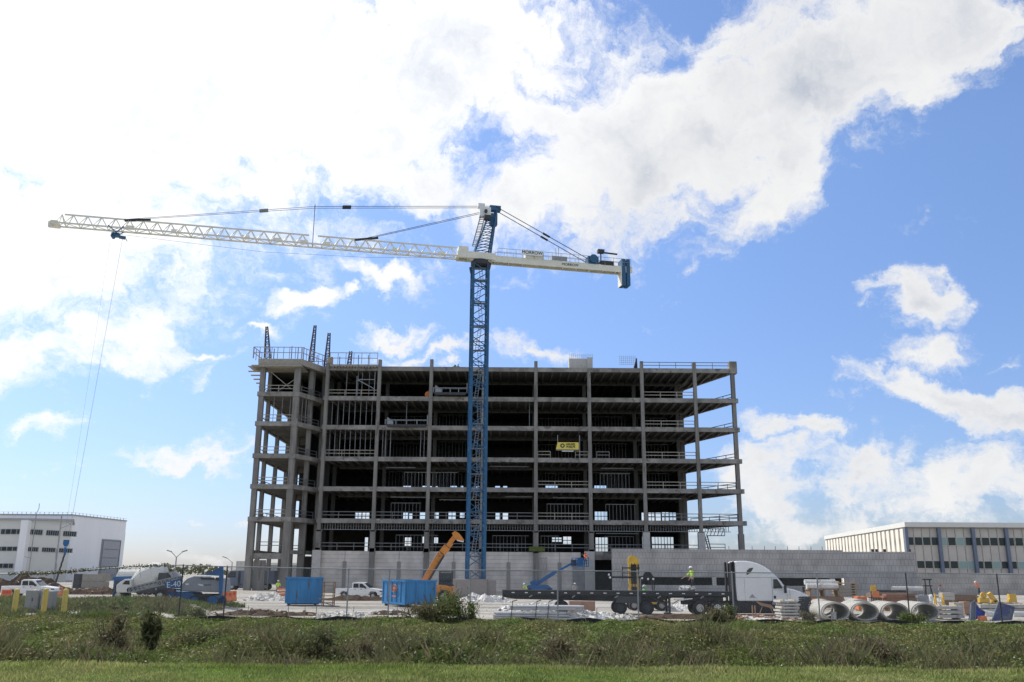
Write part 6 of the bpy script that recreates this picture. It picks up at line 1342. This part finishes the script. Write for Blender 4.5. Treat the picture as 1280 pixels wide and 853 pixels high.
# ================================================================ CAMERA, SUN, SKY
cd = bpy.data.cameras.new('camera'); cam = bpy.data.objects.new('camera', cd); col.objects.link(cam); sc.camera = cam
cd.sensor_width = 36; cd.lens = FP / 1280 * 36; cd.clip_end = 9000; cd.clip_start = .2
cam.matrix_world = Matrix.Translation((0, 0, HC)) @ CAM.to_4x4()
SAZ, SEL = -52, 46
ld = bpy.data.lights.new('sun', 'SUN'); ld.energy = SUNE; ld.angle = R(.6); ld.color = (1, .95, .87)
lo = bpy.data.objects.new('sun', ld); col.objects.link(lo)
sd = Vector((math.sin(R(SAZ)) * math.cos(R(SEL)), math.cos(R(SAZ)) * math.cos(R(SEL)), math.sin(R(SEL))))
lo.rotation_euler = sd.to_track_quat('Z', 'Y').to_euler()
w = bpy.data.worlds.new('World'); sc.world = w; w.use_nodes = True; nt = w.node_tree; nt.nodes.clear(); N = nt.nodes.new; L = nt.links.new
wo = N('ShaderNodeOutputWorld'); bg = N('ShaderNodeBackground'); L(bg.outputs[0], wo.inputs[0]); bg.inputs[1].default_value = SKYS
sky = N('ShaderNodeTexSky'); sky.sky_type = 'NISHITA'; sky.sun_disc = False; sky.sun_elevation = R(SEL); sky.sun_rotation = R(SAZ % 360); sky.air_density = 1.0; sky.dust_density = .6; sky.ozone_density = 1.6; sky.altitude = 0
tc = N('ShaderNodeTexCoord'); sep = N('ShaderNodeSeparateXYZ'); L(tc.outputs['Generated'], sep.inputs[0])
def mt(op, a, b=None, c=None, clamp=False):
    n = N('ShaderNodeMath'); n.operation = op; n.use_clamp = clamp
    for i, v in enumerate((a, b, c)):
        if v is None: continue
        if isinstance(v, (int, float)): n.inputs[i].default_value = v
        else: L(v, n.inputs[i])
    return n.outputs[0]
az = mt('ARCTAN2', sep.outputs[0], sep.outputs[1]); el = mt('ARCSINE', sep.outputs[2])
av = N('ShaderNodeCombineXYZ'); L(az, av.inputs[0]); L(el, av.inputs[1])
def noise(v, s, d=8, r=.6, dist=0.0, col_=False):
    n = N('ShaderNodeTexNoise'); n.inputs['Scale'].default_value = s; n.inputs['Detail'].default_value = d; n.inputs['Roughness'].default_value = r; n.inputs['Distortion'].default_value = dist; L(v, n.inputs['Vector']); return n.outputs[1 if col_ else 0]
def vm(op, a, b):
    n = N('ShaderNodeVectorMath'); n.operation = op
    for i, v in enumerate((a, b)):
        if isinstance(v, tuple): n.inputs[i].default_value = v
        elif isinstance(v, (int, float)): n.inputs['Scale'].default_value = v
        else: L(v, n.inputs[i])
    return n.outputs[0]
# flat cloud deck coordinates (direction hit on a layer overhead) keep the clouds streaking with perspective
zc = mt('ADD', mt('MAXIMUM', sep.outputs[2], 0.0), .22); lay = N('ShaderNodeCombineXYZ'); L(mt('DIVIDE', sep.outputs[0], zc), lay.inputs[0]); L(mt('DIVIDE', sep.outputs[1], zc), lay.inputs[1]); lay = lay.outputs[0]
warp = vm('SCALE', vm('SUBTRACT', noise(av.outputs[0], 9, 6, .6, col_=True), (.5, .5, .5)), .16)
avw = vm('ADD', av.outputs[0], warp)
# big cloud masses, each given as where it stands in the sky (azimuth, elevation), its half sizes and tilt
CL = [(180, 110, 620, 190, 0, 1.1), (60, 290, 340, 160, 8, .95), (0, 430, 170, 85, 10, .7), (480, 60, 320, 150, 0, 1.05), (520, 215, 200, 80, 5, .6), (820, 170, 310, 135, 18, 1.2), (1020, 110, 290, 105, 14, 1.25), (1180, 45, 150, 75, 0, 1.0), (950, 225, 120, 60, 35, .9), (720, 225, 170, 60, 10, .7), (620, 130, 120, 90, 0, .62), (665, 155, 120, 60, 10, 1.0),
      (370, 362, 60, 18, 0, .62), (150, 425, 140, 40, -5, .7), (260, 432, 70, 12, 0, .6), (45, 533, 42, 20, 15, .7), (242, 570, 62, 20, -6, .72), (500, 412, 50, 16, 5, .62), (560, 445, 120, 12, 0, .5), (660, 440, 60, 14, 0, .5), (330, 392, 30, 9, 0, .55), (455, 357, 16, 9, 0, .6), (480, 330, 90, 20, -25, .7),
      (1135, 372, 54, 46, 10, 1.15), (1175, 425, 50, 40, -40, .66), (1180, 498, 130, 34, -10, .95), (1250, 520, 80, 34, -15, .8), (1020, 540, 80, 22, -6, .85), (945, 600, 80, 50, 0, .75), (1085, 600, 70, 50, 0, .85), (1210, 615, 130, 45, 0, .9), (1000, 645, 180, 24, 0, .6), (1255, 432, 45, 12, 20, .5), (320, 632, 18, 12, 0, .6), (240, 625, 14, 8, 0, .5), (700, 650, 300, 30, 0, .2)]
mx = None
for (px, py, rx, ry, tilt, s) in CL:
    d = ray(px, py).normalized(); a0 = math.atan2(d.x, d.y); e0 = math.asin(d.z); k = math.cos(e0)
    # local scale of azimuth against elevation
    d2 = ray(px + 20, py).normalized(); sx_ = abs(math.atan2(d2.x, d2.y) - a0) / 20; d3 = ray(px, py - 20).normalized(); sy_ = abs(math.asin(d3.z) - e0) / 20
    mp = N('ShaderNodeMapping'); mp.vector_type = 'TEXTURE'; mp.inputs['Location'].default_value = (a0, e0, 0); mp.inputs['Rotation'].default_value = (0, 0, R(tilt)); mp.inputs['Scale'].default_value = (rx * sx_, ry * sy_, 1); L(avw, mp.inputs[0])
    ln = N('ShaderNodeVectorMath'); ln.operation = 'LENGTH'; L(mp.outputs[0], ln.inputs[0]); f = mt('MULTIPLY', mt('SUBTRACT', 1.12, ln.outputs['Value']), s)
    mx = f if mx is None else mt('MAXIMUM', mx, f)
mx = mt('MAXIMUM', mx, -.35)
# away from the picture: unseen scattered clouds all round, cover raised for whiter fill light
beh = N('ShaderNodeMapRange'); beh.interpolation_type = 'SMOOTHSTEP'; L(mt('ABSOLUTE', az), beh.inputs[0]); beh.inputs[1].default_value = .62; beh.inputs[2].default_value = .95
gen = mt('MULTIPLY', mt('SUBTRACT', noise(lay, 1.1, 3), .40), 3.2); mb_ = N('ShaderNodeMix'); mb_.data_type = 'FLOAT'; L(beh.outputs[0], mb_.inputs[0]); L(mx, mb_.inputs[2]); L(gen, mb_.inputs[3]); mask = mb_.outputs[0]
avs = vm('MULTIPLY', avw, (1, 1.6, 1))
n1 = noise(avs, 7.5, 10, .62, .2); n2 = noise(vm('ADD', avs, (3.1, 1.7, .4)), 22, 9, .65); n3 = noise(lay, 3.0, 8, .6, .3)
D = mt('ADD', mask, mt('ADD', mt('MULTIPLY', mt('SUBTRACT', n1, .5), 2.1), mt('ADD', mt('MULTIPLY', mt('SUBTRACT', n2, .5), 1.1), mt('MULTIPLY', mt('SUBTRACT', n3, .5), 1.2))))
al = N('ShaderNodeMapRange'); al.interpolation_type = 'SMOOTHSTEP'; L(D, al.inputs[0]); al.inputs[1].default_value = .0; al.inputs[2].default_value = .7
thick = N('ShaderNodeMapRange'); L(D, thick.inputs[0]); thick.inputs[1].default_value = .35; thick.inputs[2].default_value = 1.5
# lit from the sun side: compare density a little towards the sun
sdn = N('ShaderNodeVectorMath'); sdn.operation = 'DOT_PRODUCT'; L(tc.outputs['Generated'], sdn.inputs[0]); sdn.inputs[1].default_value = sd
near = N('ShaderNodeMapRange'); L(sdn.outputs['Value'], near.inputs[0]); near.inputs[1].default_value = .6; near.inputs[2].default_value = .95; near.inputs[3].default_value = 0; near.inputs[4].default_value = 1
grey = noise(vm('ADD', avw, (.7, .3, 0)), 5.5, 6, .55)
gr = N('ShaderNodeMapRange'); L(grey, gr.inputs[0]); gr.inputs[1].default_value = .38; gr.inputs[2].default_value = .66
shade = mt('MULTIPLY', gr.outputs[0], thick.outputs[0])
cc = N('ShaderNodeMix'); cc.data_type = 'RGBA'; L(shade, cc.inputs[0]); cc.inputs[6].default_value = (1.0, 1.0, 1.0, 1); cc.inputs[7].default_value = (.55, .60, .70, 1)
cb = mt('MULTIPLY', CLOUDB, mt('ADD', 1.0, mt('MULTIPLY', near.outputs[0], .55)))
cs = vm('SCALE', cc.outputs[2], 1.0); L(cb, cs.node.inputs['Scale'])
# sky itself, a touch milkier towards the bright side
mxs = N('ShaderNodeMix'); mxs.data_type = 'RGBA'; L(al.outputs[0], mxs.inputs[0]); hz = N('ShaderNodeMapRange'); L(sep.outputs[2], hz.inputs[0]); hz.inputs[1].default_value = 0; hz.inputs[2].default_value = .42
tn = N('ShaderNodeMix'); tn.data_type = 'RGBA'; L(hz.outputs[0], tn.inputs[0]); tn.inputs[6].default_value = (*HZT, 1); tn.inputs[7].default_value = (*SKYTINT, 1)
L(vm('MULTIPLY', sky.outputs[0], tn.outputs[2]), mxs.inputs[6]); L(cs, mxs.inputs[7]); L(mxs.outputs[2], bg.inputs[0])
vs = sc.view_settings; vs.view_transform = 'Standard'; vs.look = 'None'; vs.gamma = 1; vs.exposure = EXPO; vs.use_curve_mapping = False
sc.cycles.max_bounces = 6; sc.cycles.transparent_max_bounces = 12; sc.cycles.diffuse_bounces = 3; sc.cycles.use_denoising = True
